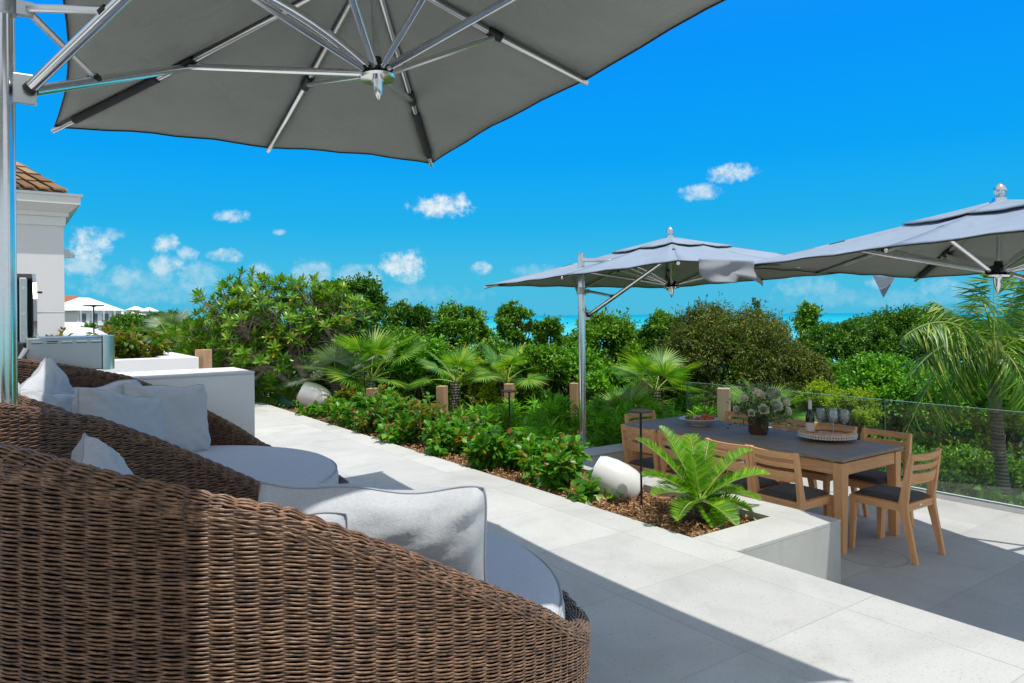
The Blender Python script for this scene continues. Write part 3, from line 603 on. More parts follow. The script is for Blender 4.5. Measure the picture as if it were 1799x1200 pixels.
def flap_mesh(name,corner,du,dv,w,h,parent,mat,seed,amp=.03):
    r=np.random.default_rng(seed); n=14; V=[]
    ph=r.random(6)*6
    for a in range(n+1):
        for b in range(n+1):
            s,t_=a/n,b/n; p=corner+du*w*(s+.10*math.sin(t_*5+ph[5])*t_)+dv*h*t_*(1-.35*math.sin(s*PI*1.0+.4)*(s>.5))
            nn=np.cross(du,dv); p=p+nn*amp*(math.sin(s*9+ph[0]+t_*3)+.7*math.sin(t_*8+ph[1]+s*4))*(.25+t_)
            V.append(p)
    Q=[(a*(n+1)+b,a*(n+1)+b+1,(a+1)*(n+1)+b+1,(a+1)*(n+1)+b) for a in range(n) for b in range(n)]
    o=rawmesh(name,V,[np.array(Q)],mat,parent,True); so_=o.modifiers.new('cloth','SOLIDIFY'); so_.thickness=.003; return o
umbrella('large grey umbrella close overhead, seen from below over the wicker daybeds',(1.536,3.328,2.782),(-.043,-.062,-.02),1.334,2.063,.40,-.18,(.012,3.22),0,-1,-.53,-.235,1,None,{2:(.03,-.48),1:(0,-.12)})
umbrella('unseen fourth grey umbrella added behind the photographer to shade the near wicker',(-.95,-.25,2.75),(.02,0,0),1.43,1.72,.44,-.1,(-2.75,-.28),0,-1,-.53,-.235,5)  # out of view, added to cast shade on the near daybed
def l2(t,W,A,B):
    flap_mesh('loose_corner_cloth',W(-A+.22,-B-.01,.02),unit(W(1,0,0)-W(0,0,0)),unit(np.array([.10,-.02,-.35])),.62,.20,t,MT['flap'],3,.026)
umbrella('far grey umbrella on a chrome pole at the end of the dining deck',(6.01,5.473,1.799),(-.10,-.02,-.002),1.428,1.671,.44,-.09,(5.16,5.99),-.06,-1,-.40,-.14,2,l2)
def l3(t,W,A,B):
    p=W(A*.93,B*1.0,-.01); u=unit(W(-1,0,0)-W(0,0,0)); V=[p-u*.03,p+u*.22+[0,0,.01],p+u*.10-[0,0,.20],p+u*.09+[.01,.02,.0]]
    V=np.array(V); V=np.concatenate([V,V+[.004,.004,0]]); mb=MB(); mb.add(V,[(0,1,2),(4,6,5),(0,2,6,4),(1,5,6,2),(0,4,5,1)]); mb.build('hanging_corner_cloth',MT['canopy'],t)
umbrella('grey umbrella over the near end of the dining table, cut by the right edge',(5.505,2.095,1.783),(-.382,-.001,.043),.886,1.91,.36,-.13,(6.95,1.66),LOW,1,-.40,-.14,3,l3,{2:(.25,-.1),3:(.25,0),4:(.25,.05)})
# ================================================================= DAYBEDS
HREL=np.array([0,30,48,60,70,85,97,111,124,140,155,180]); HZ=np.array([.35,.355,.42,.50,.61,.76,.88,1.0,1.06,1.125,1.165,1.19])
def rimh(th):
    r=np.degrees(np.abs((th+PI)%(2*PI)-PI)); return np.interp(r,HREL,HZ)
def daybed(label,cen,rz):
    t=thing('wicker_daybed',label,'daybed',(cen[0],cen[1],0),rz,'round wicker daybeds')
    NC=140; S=4; n=NC*S; th=np.arange(n)*2*PI/n; hz=rimh(th)
    Vs=[];Fs=[];off=0;sd=5;aa=np.arange(sd)*2*PI/sd
    def rings(R0,pitch,z0,amp,rad,zlim=None,inner=False):
        nonlocal off
        i=0; z=z0
        while z<1.40:
            zz0=z+.38*(hz-.85) if not inner else z+0*hz
            ok=(zz0<hz-.004)&(zz0>.02); ok2=ok&np.roll(ok,-1)
            if zlim is not None: ok2&=True
            if ok2.any():
                flare=R0-.075*np.maximum(0,(.30-zz0))/.30*(1 if not inner else 0)+.012*np.sin(zz0*2.2)
                ph=rng.normal()*.02
                bul=amp*np.cos(PI*(th*NC/(2*PI)))*(1 if i%2 else -1)
                rr=flare+bul+rng.normal(size=n)*.0004; zz=zz0+rng.normal(size=n)*.0003+.0010*np.sin(th*7+i)
                c=np.stack([rr*np.cos(th),rr*np.sin(th),zz],1); er=np.stack([np.cos(th),np.sin(th),np.zeros(n)],1)
                V=c[:,None,:]+rad*(np.cos(aa)[None,:,None]*er[:,None,:]*.95+np.sin(aa)[None,:,None]*np.array([0,0,.85]))
                Vs.append(V.reshape(-1,3)); idx=np.nonzero(ok2)[0]; nx=(idx+1)%n
                for k in range(sd): Fs.append(np.stack([idx*sd+k,nx*sd+k,nx*sd+(k+1)%sd,idx*sd+(k+1)%sd],1)+off)
                off+=n*sd
            z+=pitch; i+=1
    rings(1.02,.0043,.03,.0050,.0029)
    o=rawmesh('wicker_wall',np.concatenate(Vs),[np.concatenate(Fs)],MT['rattan'],t,True)
    Vs.clear();Fs.clear();off=0
    rings(.952,.0075,.36,.0055,.0042,inner=True)
    rawmesh('inner_wicker_wall',np.concatenate(Vs),[np.concatenate(Fs)],MT['rattan'],t,True)
    # dark shells added behind the weave, standing in for shade between strands
    m_=240; t2=np.arange(m_)*2*PI/m_; h2=rimh(t2)-.020; V=[];Q=[]
    for R0,zb in ((1.008,.02),(.962,.02)):
        o_=len(V)
        for a,hh in zip(t2,h2):
            for z in (zb,min(.3,hh),hh): rr=R0-(.075*max(0,(.30-z))/.30 if R0>1 else 0)+.012*math.sin(z*2.2); V.append((rr*math.cos(a),rr*math.sin(a),z))
        for k in range(m_):
            for j in range(2): Q.append((o_+k*3+j,o_+((k+1)%m_)*3+j,o_+((k+1)%m_)*3+j+1,o_+k*3+j+1))
    for k in range(m_): a,b=k*3+2,((k+1)%m_)*3+2; Q.append((a,b,b+m_*3,a+m_*3))
    rawmesh('gap_shade_shell',V,[np.array(Q)],MT['rback'],t)
    # rim: the weave rolls over the top
    Vs.clear();Fs.clear();off=0; crc=.986+.012*np.sin(hz*2.2); er=np.stack([np.cos(th),np.sin(th),np.zeros(n)],1); slope=np.gradient(hz,th); 
    for i,al in enumerate(np.linspace(-.35,PI+.35,30)):
        bul=.0050*np.cos(PI*(th*NC/(2*PI)))*(1 if i%2 else -1); Rm=.036+bul
        rr=crc+Rm*math.cos(al)+rng.normal(size=n)*.0006; zz=hz-.030+Rm*math.sin(al)*.95+rng.normal(size=n)*.0006; c=np.stack([rr*np.cos(th),rr*np.sin(th),zz],1)
        V=c[:,None,:]+.0030*(np.cos(aa)[None,:,None]*er[:,None,:]+np.sin(aa)[None,:,None]*np.array([0,0,1.]))
        Vs.append(V.reshape(-1,3)); idx=np.arange(n); nx=(idx+1)%n
        for k in range(sd): Fs.append(np.stack([idx*sd+k,nx*sd+k,nx*sd+(k+1)%sd,idx*sd+(k+1)%sd],1)+off)
        off+=n*sd
    rawmesh('woven_rim',np.concatenate(Vs),[np.concatenate(Fs)],MT['rattan'],t,True)
    # seat cushion
    mb=MB(); prof=[(0.0,.352),(.90,.352),(.945,.36),(.955,.38),(.955,.40)]
    mb.lathe(prof+[(.955,.435),(.948,.465),(.92,.492),(.86,.505),(.7,.512),(.4,.516),(0,.516)],96,capb=False); cu=mb.build('seat_cushion',MT['seatcloth'],t,True,auto=1)
    a=np.linspace(0,2*PI,97); mb=MB(); mb.tube([(.945*math.cos(k),.945*math.sin(k),.472) for k in a],.005,6,False); mb.build('cushion_piping',MT['piping'],cu,True)
    return t
D2=(.76,2.44); D1=(.81,4.62)
db=daybed('brown wicker daybed nearest the camera, lit by the sun on its back',D2,R(5))
dup(db,(D1[0],D1[1],0),R(-16),'round brown wicker daybed in shade in front of the white counter wall')
def pillow(label,c,w,h,th,face,roll=0,lean=0,seed=0):
    """face: azimuth (deg) of the front normal; lean: backwards tilt deg; roll: in-plane rotation deg"""
    r=np.random.default_rng(seed); n=26; ph=r.random(8)*6; V=[];Q=[]
    def pt(u,v,s):
        pin=1-.055*(1-abs(u)**1.5*0)*(abs(v)**0)*0
        cr_=.05*(abs(u)*abs(v))**6; bx=u*(1-.045*(1-v*v)-cr_); by=v*(1-.045*(1-u*u)-cr_); thk=max(0,(1-u**4))**.38*max(0,(1-v**4))**.38
        z=s*thk*th/2*(1+.10*math.sin(u*3+ph[0])+.10*math.sin(v*4+ph[1]))
        wr=.006*(math.sin(14*(abs(u)-abs(v))+ph[2])*(abs(u*v))**.8)*2+.004*math.sin(9*u+5*v+ph[3]+s)*thk+.003*math.sin(23*v-8*u+ph[4])*thk
        e=.008*math.sin(u*6+ph[5])*(abs(v)**6)
        return (bx*w/2,by*h/2+e-.012*(v>0)*(1-u*u),z+s*wr*(thk>.02))
    for s in (1,-1):
        for a in range(n+1):
            for b in range(n+1):
                u=math.sin((a/n-.5)*PI)**1 if False else (2*a/n-1); v=2*b/n-1
                u=math.copysign(abs(u)**.8,u); v=math.copysign(abs(v)**.8,v); V.append(pt(u,v,s))
    o_=(n+1)**2
    for a in range(n):
        for b in range(n):
            q=(a*(n+1)+b,a*(n+1)+b+1,(a+1)*(n+1)+b+1,(a+1)*(n+1)+b); Q.append(q[::-1]); Q.append(tuple(k+o_ for k in q))
    f=R(face); N_=np.array([math.cos(f),math.sin(f),0]); X_=np.array([-math.sin(f),math.cos(f),0]); Z_=np.array([0,0,1.]); l=R(lean)
    N2=N_*math.cos(l)+Z_*math.sin(l); Z2=Z_*math.cos(l)-N_*math.sin(l); rr=R(roll); Xr=X_*math.cos(rr)+Z2*math.sin(rr); Zr=Z2*math.cos(rr)-X_*math.sin(rr)
    B=np.stack([Xr,Zr,N2],0); c=np.array(c)
    o=rawmesh('pillow',np.array(V)@B,[np.array(Q)],MT['linen'],None,True); o.location=c; tag(o,label,'pillow',None,None); o['group']='grey linen pillows on the daybeds'
    ed=[]
    for k in range(120):
        a=k/120*4
        if a<1: u,v=2*a-1,-1
        elif a<2: u,v=1,2*(a-1)-1
        elif a<3: u,v=1-2*(a-2),1
        else: u,v=-1,1-2*(a-3)
        p=pt(u,v,1); ed.append((p[0]*1.005,p[1]*1.005,0))
    ed.append(ed[0]); mb=MB(); mb.tube(np.array(ed)@B,.0035,5,False); mb.build('piping',MT['piping'],o,True); return o
pillow('big wrinkled grey pillow with a sunlit patch on the nearest daybed',(.835,1.85,.735),.64,.44,.20,-130,-1,-10,1)
pillow('pillow corner peeking over the nearest rim, left of the big sunlit pillow',(.50,1.85,.70),.48,.44,.14,-100,0,-14,2)
pillow('pillow with one raised corner behind the nearest rim at the left',(.30,2.62,.74),.50,.50,.15,-20,18,25,3)
pillow('pillow sliver showing over the nearest rim at the far left',(.16,2.88,.74),.46,.46,.14,5,4,30,4)
pillow('upright pillow against the right side of the far daybed rim',(.90,5.22,.73),.56,.50,.17,-72,-6,18,5)
pillow('plump pillow in front of the far daybed, tilted down to the right',(.56,4.66,.77),.62,.44,.19,-48,-14,12,6)
pillow('pillow half hidden between the upright pillow and the plump pillow',(.56,5.20,.76),.54,.50,.15,-62,4,16,7)
pillow('pillow at the back left of the far daybed with a raised peak',(.23,5.0,.86),.52,.50,.16,-35,26,14,8)
pillow('pillow leaning in front of the peaked pillow on the far daybed',(.26,4.62,.80),.50,.46,.16,-30,-10,22,9)
pillow('leftmost pillow on the far daybed beside the chrome pole',(.02,4.75,.86),.44,.44,.15,-20,8,14,10)
# ================================================================= DINING SET
TO=(5.775,4.30,LOW)
t=thing('dining_table','long teak dining table with a weathered grey brown slatted top','table',TO)
TW,TL=.90,2.38; hx,hy=TW/2,TL/2
for sx in(-1,1):
    for sy in (-1,1):
        mb=MB(); a=.085; x,y=sx*(hx-a/2-.003),sy*(hy-a/2-.003); mb.hexa([(x-a/2.6,y-a/2.6,0),(x+a/2.6,y-a/2.6,0),(x+a/2.6,y+a/2.6,0),(x-a/2.6,y+a/2.6,0),(x-a/2,y-a/2,.71),(x+a/2,y-a/2,.71),(x+a/2,y+a/2,.71),(x-a/2,y+a/2,.71)]); mb.build('leg',MT['teak'],t,bevel=.003)
for sx in (-1,1): mb=MB(); mb.box((sx*(hx-.03),0,.66),(.03,TL-.18,.095)); mb.build('side_apron',MT['teaky'],t,bevel=.002)
for sy in (-1,1): mb=MB(); mb.box((0,sy*(hy-.03),.66),(TW-.18,.03,.095)); mb.build('end_apron',MT['teakx'],t,bevel=.002)
mb=MB(); fr=.055
for sx in (-1,1): mb.box((sx*(hx-fr/2+.012),0,.737),(fr,TL+.024,.026))
for y in (-hy+.02,-.40,.40,hy-.02): mb.box((0,y,.737),(TW-2*fr+.02,.055,.0258))
mb.build('top_frame',MT['ttop'],t,bevel=.002)
mb=MB(); ns=8; sw=(TW-2*fr+.02)/ns
for y0,y1 in ((-hy+.05,-.43),(-.37,.37),(.43,hy-.05)):
    for k in range(ns): mb.box((-(TW-2*fr+.02)/2+sw*(k+.5),(y0+y1)/2,.7365),(sw-.006,y1-y0,.024))
mb.build('top_slats',MT['ttop'],t,bevel=.0015)
def chair(label):
    t=thing('dining_chair',label,'chair',(0,0,0),0,'teak dining chairs with charcoal pads')
    def bar(nm,secs,mat='teak'):
        mb=MB(); V=[]
        for (x,y,z,a,b) in secs: V+=[(x-a/2,y-b/2,z),(x+a/2,y-b/2,z),(x+a/2,y+b/2,z),(x-a/2,y+b/2,z)]
        n=len(secs); Fc=[(0,3,2,1),tuple(range(4*n-4,4*n))]
        for k in range(n-1):
            for j in range(4): Fc.append((k*4+j,k*4+(j+1)%4,k*4+4+(j+1)%4,k*4+4+j))
        mb.add(V,Fc); mb.build(nm,MT[mat],t,bevel=.003)
    for s in (-1,1):
        bar('leg',[(s*.203,.215,0,.030,.034),(s*.20,.20,.385,.042,.052),(s*.20,.20,.43,.042,.052)])
        bar('leg',[(s*.205,-.285,0,.030,.036),(s*.205,-.205,.37,.036,.062),(s*.205,-.20,.45,.036,.064),(s*.205,-.262,.82,.030,.034)])
    for s in (-1,1): mb=MB(); mb.box((s*.2,0,.402),(.036,.355,.055)); mb.build('side_rail',MT['teaky'],t,bevel=.003)
    mb=MB(); mb.box((0,.205,.402),(.362,.034,.055)); mb.build('cross_rail',MT['teakx'],t,bevel=.003)
    mb=MB(); mb.box((0,-.205,.402),(.376,.034,.055)); mb.build('cross_rail',MT['teakx'],t,bevel=.003)
    mb=MB()
    for k in range(6): mb.box((0,-.155+k*.06,.425),(.36,.05,.014))
    mb.build('seat_slats',MT['teakx'],t)
    for z0,z1 in ((.585,.665),(.695,.735),(.765,.815)):
        mb=MB(); V=[];n=10
        for k in range(n+1):
            u=-1+2*k/n; x=u*.192
            for z in (z0,z1):
                y=-.205-.062*(z-.45)/.37-.035*(1-u*u)
                V+=[(x,y-.009,z),(x,y+.009,z)]
        Fc=[(0,1,3,2),(4*n,4*n+2,4*n+3,4*n+1)]
        for k in range(n):
            a=4*k;b=a+4; Fc+=[(a,a+2,b+2,b),(a+1,b+1,b+3,a+3),(a+2,a+3,b+3,b+2),(a,b,b+1,a+1)]
        mb.add(V,Fc); mb.build('back_slat',MT['teakx'],t)
    mb=MB(); n=14; V=[]
    for zt in (0,1):
        for a in range(n+1):
            for b in range(n+1):
                u,v=2*a/n-1,2*b/n-1; e=(max(0,1-u**6)*max(0,1-v**6))**.4; V.append((u*.185*(1-.02*(1-e)),.0+v*.205,.434+(.010+.030*e if zt else .006*(1-e))))
    o_=(n+1)**2; Fc=[]
    for a in range(n):
        for b in range(n): q=(a*(n+1)+b,(a+1)*(n+1)+b,(a+1)*(n+1)+b+1,a*(n+1)+b+1); Fc+=[q[::-1],tuple(k+o_ for k in q)]
    for a in range(n):
        for (i,j) in ((a*(n+1),(a+1)*(n+1)),((a+1)*(n+1)+n,a*(n+1)+n),(a+1,a),(n*(n+1)+a,n*(n+1)+a+1)): Fc.append((i,j,j+o_,i+o_))
    mb.add(V,Fc); mb.build('seat_pad',MT['seatpad'],t,True)
    mb=MB(); mb.box((.0,-.2235,.405),(.035,.002,.014)); mb.build('metal_tag',MT['alu'],t)
    return t
ch=chair('chair at the near end of the table with its back to the camera'); ch.location=(5.775,2.965,LOW); ch.rotation_euler=(0,0,R(-1))
near=[(3.46,'first','nearest'),(3.90,'second','second nearest'),(4.45,'third','third nearest'),(4.93,'fourth','farthest')]
for y,a,b in near: dup(ch,(5.20,y,LOW),R(-90+random.uniform(-2,2)),{'nearest':'chair behind the cycad on the near side of the table, closest to the camera end','second nearest':'second chair from the camera end on the near long side of the table','third nearest':'third chair from the camera end on the near long side of the table','farthest':'fourth and farthest chair on the near long side of the table'}[b])
for y,b in ((3.38,'first'),(3.88,'second'),(4.32,'third'),(4.92,'fourth')): dup(ch,(6.24,y,LOW),R(90+random.uniform(-2,2)),b+' chair from the camera end on the far, glass side of the table')
dup(ch,(5.68,5.40-.02,LOW),R(180),'chair at the far end of the table near the chrome umbrella pole')
ZT=LOW+.7505
# fruit bowl
B0=(5.80,4.93,ZT)
t=thing('fruit_bowl','wide white bowl of grapes and red fruit on the far part of the table','bowl',B0)
mb=MB(); mb.lathe([(0,.0),(.07,.0),(.075,.012),(.14,.035),(.185,.068),(.196,.072),(.19,.078),(.14,.048),(.08,.026),(0,.022)],48); mb.build('bowl',MT['shell'],t,True)
gm=leafmat('grape_skin',[(0,(.22,.30,.04)),(1,(.42,.45,.09))],.2,.25,.5); rm=leafmat('red_fruit_skin',[(0,(.60,.10,.04)),(1,(.75,.20,.07))],.1,.3,.5)
def blobs(cs,r,mat,nm,grp,lab,cat):
    for c in cs:
        mb=MB(); a=np.linspace(-PI/2,PI/2,7); mb.lathe([(max(1e-5,r*math.cos(k)),r*math.sin(k)*random.uniform(.9,1.15)) for k in a],10); o=mb.build(nm,mat,None,True); o.location=c; tag(o,lab,cat,grp)
gr=[]
for k in range(34):
    a,rr=random.uniform(1.6,4.4),random.uniform(.01,.10); gr.append((B0[0]-.045+rr*math.cos(a)*.8,B0[1]+.05+rr*math.sin(a)*.6,B0[2]+.055+random.uniform(0,.045)*(1-rr*4)))
mb=MB()
for c in gr:
    a=np.linspace(-PI/2,PI/2,6); mb.lathe([(max(1e-5,.013*math.cos(k)),.014*math.sin(k)) for k in a],8,(c[0]-B0[0]+.045,c[1]-B0[1]-.05,c[2]-B0[2]-.05))
o=mb.build('grape_bunch',gm,None,True); o.location=(B0[0]-.045,B0[1]+.05,B0[2]+.05); tag(o,'bunch of green grapes at the left of the white bowl','grapes')
blobs([(B0[0]+x,B0[1]+y,B0[2]+z) for x,y,z in ((.03,-.03,.065),(.07,.01,.07),(.04,-.08,.07),(.085,-.05,.07),(.10,-.10,.085),(.015,.03,.06),(.06,-.03,.10))],.026,rm,'red_fruit','red fruits in the white bowl','small round red fruit in the white bowl beside the grapes','fruit')
# flower arrangement
V0=(5.83,4.24,ZT)
t=thing('flower_vase','dark wood vase holding white roses and eucalyptus on the table','vase',V0)
mb=MB(); mb.lathe([(0,0),(.078,0),(.083,.02),(.08,.10),(.083,.155),(.076,.16),(.07,.12),(0,.11)],28)
for k in range(46):
    a=k/46*2*PI; mb.tube([(.082*math.cos(a),.082*math.sin(a),.01+.01*random.random()),(.086*math.cos(a+.05),.086*math.sin(a+.05),.10),(.086*math.cos(a),.086*math.sin(a),.145+.03*random.random())],.006,5)
MT['vasewood']=wood('dark_bark_vase',(.045,.022,.014),(.15,.075,.045),axis=2,rough=.5); mb.build('vase',MT['vasewood'],t,True)
P=[];D=[];L_=[];W_=[]
fol=MB(); tipsF=[]
for k in range(70):
    d=rdir(1,.75)[0]; 
    if d[2]<-.35: d[2]=abs(d[2])*.3
    ln=.18+.15*random.random()+(.08 if d[2]>.8 else 0); p1=np.array([0,0,.13])+d*ln*np.array([1.1,1.1,1.0]); tipsF.append(p1); fol.tube([(0,0,.1),(p1+[0,0,.08])*.55,p1],.0016,4,False)
    for j in range(13):
        s=.35+.65*j/13; P.append(np.array([0,0,.12])+(p1-[0,0,.12])*s+np.array([0,0,.03])*math.sin(s*3)); D.append(unit(d*.7+rdir(1)[0])); L_.append(random.uniform(.025,.05)); W_.append(random.uniform(.010,.02))
P=np.array(P);D=np.array(D); V,Fc=leafverts(P,D,rdir(len(P),.8),np.array(L_),np.array(W_),.15)
LM['sage']=leafmat('sage_leaf',[(0,(.05,.10,.03)),(.5,(.12,.19,.06)),(1,(.25,.32,.14))],.3)
rawmesh('foliage',V,[Fc],LM['sage'],t); fol.build('stems',MT['barkgrey'],t)
def rose(c,r,par):
    c=c*np.array([1.5,1.5,1.05])+np.array([-.07,-.09,.03]); ax=unit(c-np.array([0,0,.12])+np.array([-.08,-.1,.05])); S=unit(np.cross(ax,[0,0,1.])); U=np.cross(S,ax); P=[];D=[];Nn=[];L=[]
    for k in range(34):
        a=k*2.4; q=k/34; rad=r*(.12+.55*q); e=1.45-1.0*q; o=S*math.cos(a)+U*math.sin(a); P.append(c+o*rad*.55-ax*r*.35); D.append(ax*math.sin(e)+o*math.cos(e)); Nn.append(-o*math.sin(e)+ax*math.cos(e)); L.append(r*(1.15-.2*q))
    L=np.array(L); V,T3,Q4=leafverts8(np.array(P),np.array(D),np.array(Nn),L,L*1.0,.22,-.12); rawmesh('rose',V,[T3,Q4],LM['white'],par)
view=unit(np.array([-.55,-.6,.55]))
for (a,b,z,r) in ((-.03,.0,.33,.062),(.05,-.05,.345,.068),(.09,.02,.30,.055),(-.09,.06,.30,.042),(.0,-.10,.25,.062),(-.07,-.06,.22,.052),(-.13,-.02,.19,.036),(.10,-.09,.27,.056),(.02,.06,.36,.04),(.13,-.10,.20,.03),(-.17,.06,.22,.03),(.06,-.14,.20,.04)): rose(np.array([a,b,z]),r,t)
for (a,b,z) in ((-.06,.05,.47),(.04,.02,.45),(.14,.04,.42),(.22,-.02,.37)):
    n=60; c=np.array([0,0,.25])+(np.array([a,b,z])-[0,0,.25])*np.linspace(.5,1,n)[:,None]; V,Fc=leafverts(c+rng.normal(size=(n,3))*.008,rdir(n,.5),rdir(n),.03,.014); rawmesh('flower_spike',V,[Fc],leafmat('cream_bud',[(0,(.45,.5,.25)),(1,(.68,.68,.42))],.3) if 'bud' not in LM else LM['bud'],t)
# tray, bottle, glasses
K0=(6.02,3.66,ZT)
t=thing('serving_tray','round wooden tray with a white beaded rim on the near part of the table','tray',K0)
mb=MB(); mb.lathe([(0,.028),(.215,.028),(.22,.03),(.22,.05),(.0,.05)],48); mb.build('tray_base',MT['teakx'],t,True)
mb=MB(); mb.lathe([(.205,.0501),(.23,.0501),(.238,.085),(.215,.087),(.205,.06)],48,capb=False,capt=False); mb.build('tray_rim',MT['teakx'],t,True)
mb=MB()
for k in range(64):
    a=k*2*PI/64
    for z in (.042,.062): mb.lathe([(1e-4,-.011),(.008,-.008),(.0115,0),(.008,.008),(1e-4,.011)],8,(.236*math.cos(a),.236*math.sin(a),z))
mb.build('white_beads',MT['shell'],t,True)
for k in range(4):
    a=k*PI/2+.6; mb=MB(); mb.box((.13*math.cos(a),.13*math.sin(a),.0145),(.03,.03,.029)); mb.build('foot',MT['vasewood'],t)
ZK=ZT+.0505
t=thing('wine_bottle','dark wine bottle with a cream label standing on the tray','bottle',(5.93,3.77,ZK))
mb=MB(); mb.lathe([(0,0),(.036,0),(.0375,.006),(.0375,.14),(.035,.17),(.022,.20),(.015,.225),(.0145,.285),(0,.285)],28); mb.build('body',MT['darkgreenglass'],t,True)
mb=MB(); mb.lathe([(.0382,.025),(.0382,.105)],28,capb=False,capt=False); mb.build('label',MT['label'],t,True)
mb=MB(); mb.lathe([(.0158,.222),(.0155,.29),(.016,.30),(0,.30)],20,capb=False); mb.build('capsule',MT['label'],t,True)
def wglass(label):
    t=thing('wine_glass',label,'wine glass',(0,0,0),0,'wine glasses on the tray')
    mb=MB(); mb.lathe([(0,0),(.034,0),(.034,.002),(.006,.006),(.004,.02),(.004,.09),(.012,.10),(.034,.125),(.042,.155),(.040,.19),(.034,.22),(.033,.22),(.039,.19),(.041,.155),(.033,.127),(.010,.103),(0,.102)],24,capb=False); mb.build('bowl_and_stem',MT['wineglass'],t,True); return t
g0=wglass('wine glass on the tray, just right of the wine bottle'); g0.location=(6.08,3.76,ZK)
dup(g0,(6.05,3.62,ZK),None,'wine glass on the tray, front middle one of the four'); dup(g0,(6.13,3.56,ZK),None,'rightmost wine glass on the tray'); dup(g0,(6.18,3.70,ZK),None,'wine glass at the back of the tray behind the others')
# ================================================================= PATH LIGHTS AND SHELL SPEAKERS
def pathlight(px,ytop,px0,d,z0,r,label):
    p=atd(px,ytop,d); h=p[2]-z0
    t=thing('path_light',label,'path light',(p[0],p[1],z0),0,'black path lights'); 
    mb=MB(); mb.tube([(0,0,-.05),(0,0,h-.01)],.0085,10); mb.build('stem',MT['blackm'],t,True)
    mb=MB(); mb.lathe([(0,h-.016),(.02,h-.018),(.028,h-.010),(r-.006,h-.008),(r,h-.002),(r-.004,h+.006),(0,h+.012)],36); mb.build('disc_head',MT['blackm'],t,True)
def dep(p): return float(np.dot(np.array(p)-[0,0,H],FW))
pathlight(1126,722,0,dep((3.93,3.91,0)),-.08,.088,'black path light beside the cycad, nearest of all')
pathlight(895,687,0,dep((4.30,6.6,0)),-.08,.088,'black path light in front of the bolted timber post')
pathlight(641,653,0,dep((4.25,10.2,0)),-.08,.088,'black path light left of the first timber post, by the tall fan palm')
pathlight(165,537,0,9.6,.7,.125,'black path light in the tall white planter at the left')
def shellsp(c,r,ln,az_,tilt,label,group='white garden shells'):
    t=thing('garden_speaker',label,'speaker',tuple(c),0,group)
    prof=[(0,0),(r*.70,0),(r*.78,.012*ln/.4),(r*.96,ln*.25),(r*1.0,ln*.45),(r*.96,ln*.68),(r*.84,ln*.9),(r*.74,ln*.985),(r*.66,ln),(0,ln*1.0)]
    a,b=R(az_),R(tilt); Z=np.array([math.cos(a)*math.sin(b),math.sin(a)*math.sin(b),math.cos(b)]); X=unit(np.cross([0,0,1.],Z)); Y=np.cross(Z,X); Mx=np.stack([X,Y,Z],1)
    mb=MB(); mb.lathe([(x,z-ln/2) for x,z in prof],48,(0,0,r*.72),Mx); o=mb.build('shell',MT['shell'],t,True); 
    b_=np.array([0,0,r*.72])+Z*(ln*.5)
    mb=MB(); mb.lathe([(r*.70,-.02),(r*.70,.004),(r*.60,.006),(r*.52,-.05),(0,-.06)],40,b_+Z*.0,Mx); mb.build('recessed_face',MT['trim'],t,True)
    mb=MB(); mb.lathe([(r*.55,-.06),(r*.62,.0),(r*.5,.05)],32,(0,0,.05)); mb.build('foot',MT['trim'],t,True)
shellsp((4.04,4.28,-.06),.165,.40,128,62,'big white rounded garden shell beside the nearest path light')
shellsp((4.1,11.3,-.02),.21,.46,152,62,'white rounded garden shell at the far end of the path')
shellsp((.98,11.7,.93),.21,.52,150,80,'white rounded garden shell in the tall planter behind the grill shelf')
# ================================================================= PLANTS
def frondset(name,label,cat,base,fronds,leaf,parentloc=None,group=None,ll=.13,lw=.012,nper=60,vee=.35,start=.12,rach='cycadstem',trunk=None,sag=0.,fwd=.55,hangl=0.,rnd=.05):
    """fronds: list of (direction, length, droop) ; builds leaflets on both sides of an arching rachis"""
    t=thing(name,label,cat,tuple(base),0,group)
    for (d,L,dr) in fronds:
        d=unit(np.array(d,float)); s=np.linspace(0,1,14)[:,None]; jt=rng.normal()*.04; pts=d*L*s+np.array([0,0,-1.])*dr*L*s**2.2
        T,U,Wv=frames(pts); mb=MB(); mb.tube(pts,np.linspace(.009,.002,14)*max(1,L),5,False)
        k=np.linspace(start,1,nper); P=[];D=[];Nn=[];Ls=[];
        px=np.stack([np.interp(k,s[:,0],pts[:,j]) for j in range(3)],1); tx=unit(np.stack([np.interp(k,s[:,0],T[:,j]) for j in range(3)],1))
        side=unit(np.cross(tx,np.array([0,0,1.]))); upv=np.cross(side,tx)
        prof=np.clip(np.sin((k*.93+.07)*PI)**.55,.15,1)
        for sg in (-1,1):
            dd=side*sg+tx*fwd+upv*vee+rng.normal(size=px.shape)*rnd+np.array([0,0,-hangl])*(.5+rng.random((len(px),1))); P.append(px);D.append(unit(dd)); Nn.append(upv-side*sg*vee); Ls.append(ll*prof*(1+.08*rng.normal(size=len(k))))
        P=np.concatenate(P);D=np.concatenate(D);Nn=np.concatenate(Nn);Ls=np.concatenate(Ls)
        V,T3,Q4=leafverts8(P,D,Nn,Ls,np.full(len(P),lw),.1,sag)
        f=rawmesh('frond',V,[T3,Q4],LM[leaf if isinstance(leaf,str) else random.choice(leaf)],t)
        mb.build('rachis',MT['rachis'],f,True)
    if trunk: trunk(t)
    return t
MT['shaft']=simple('palm_crown_shaft',(.30,.31,.20),.6,var=.25,scale=10)
MT['rachis']=simple('frond_rib',(.28,.38,.07),.5)
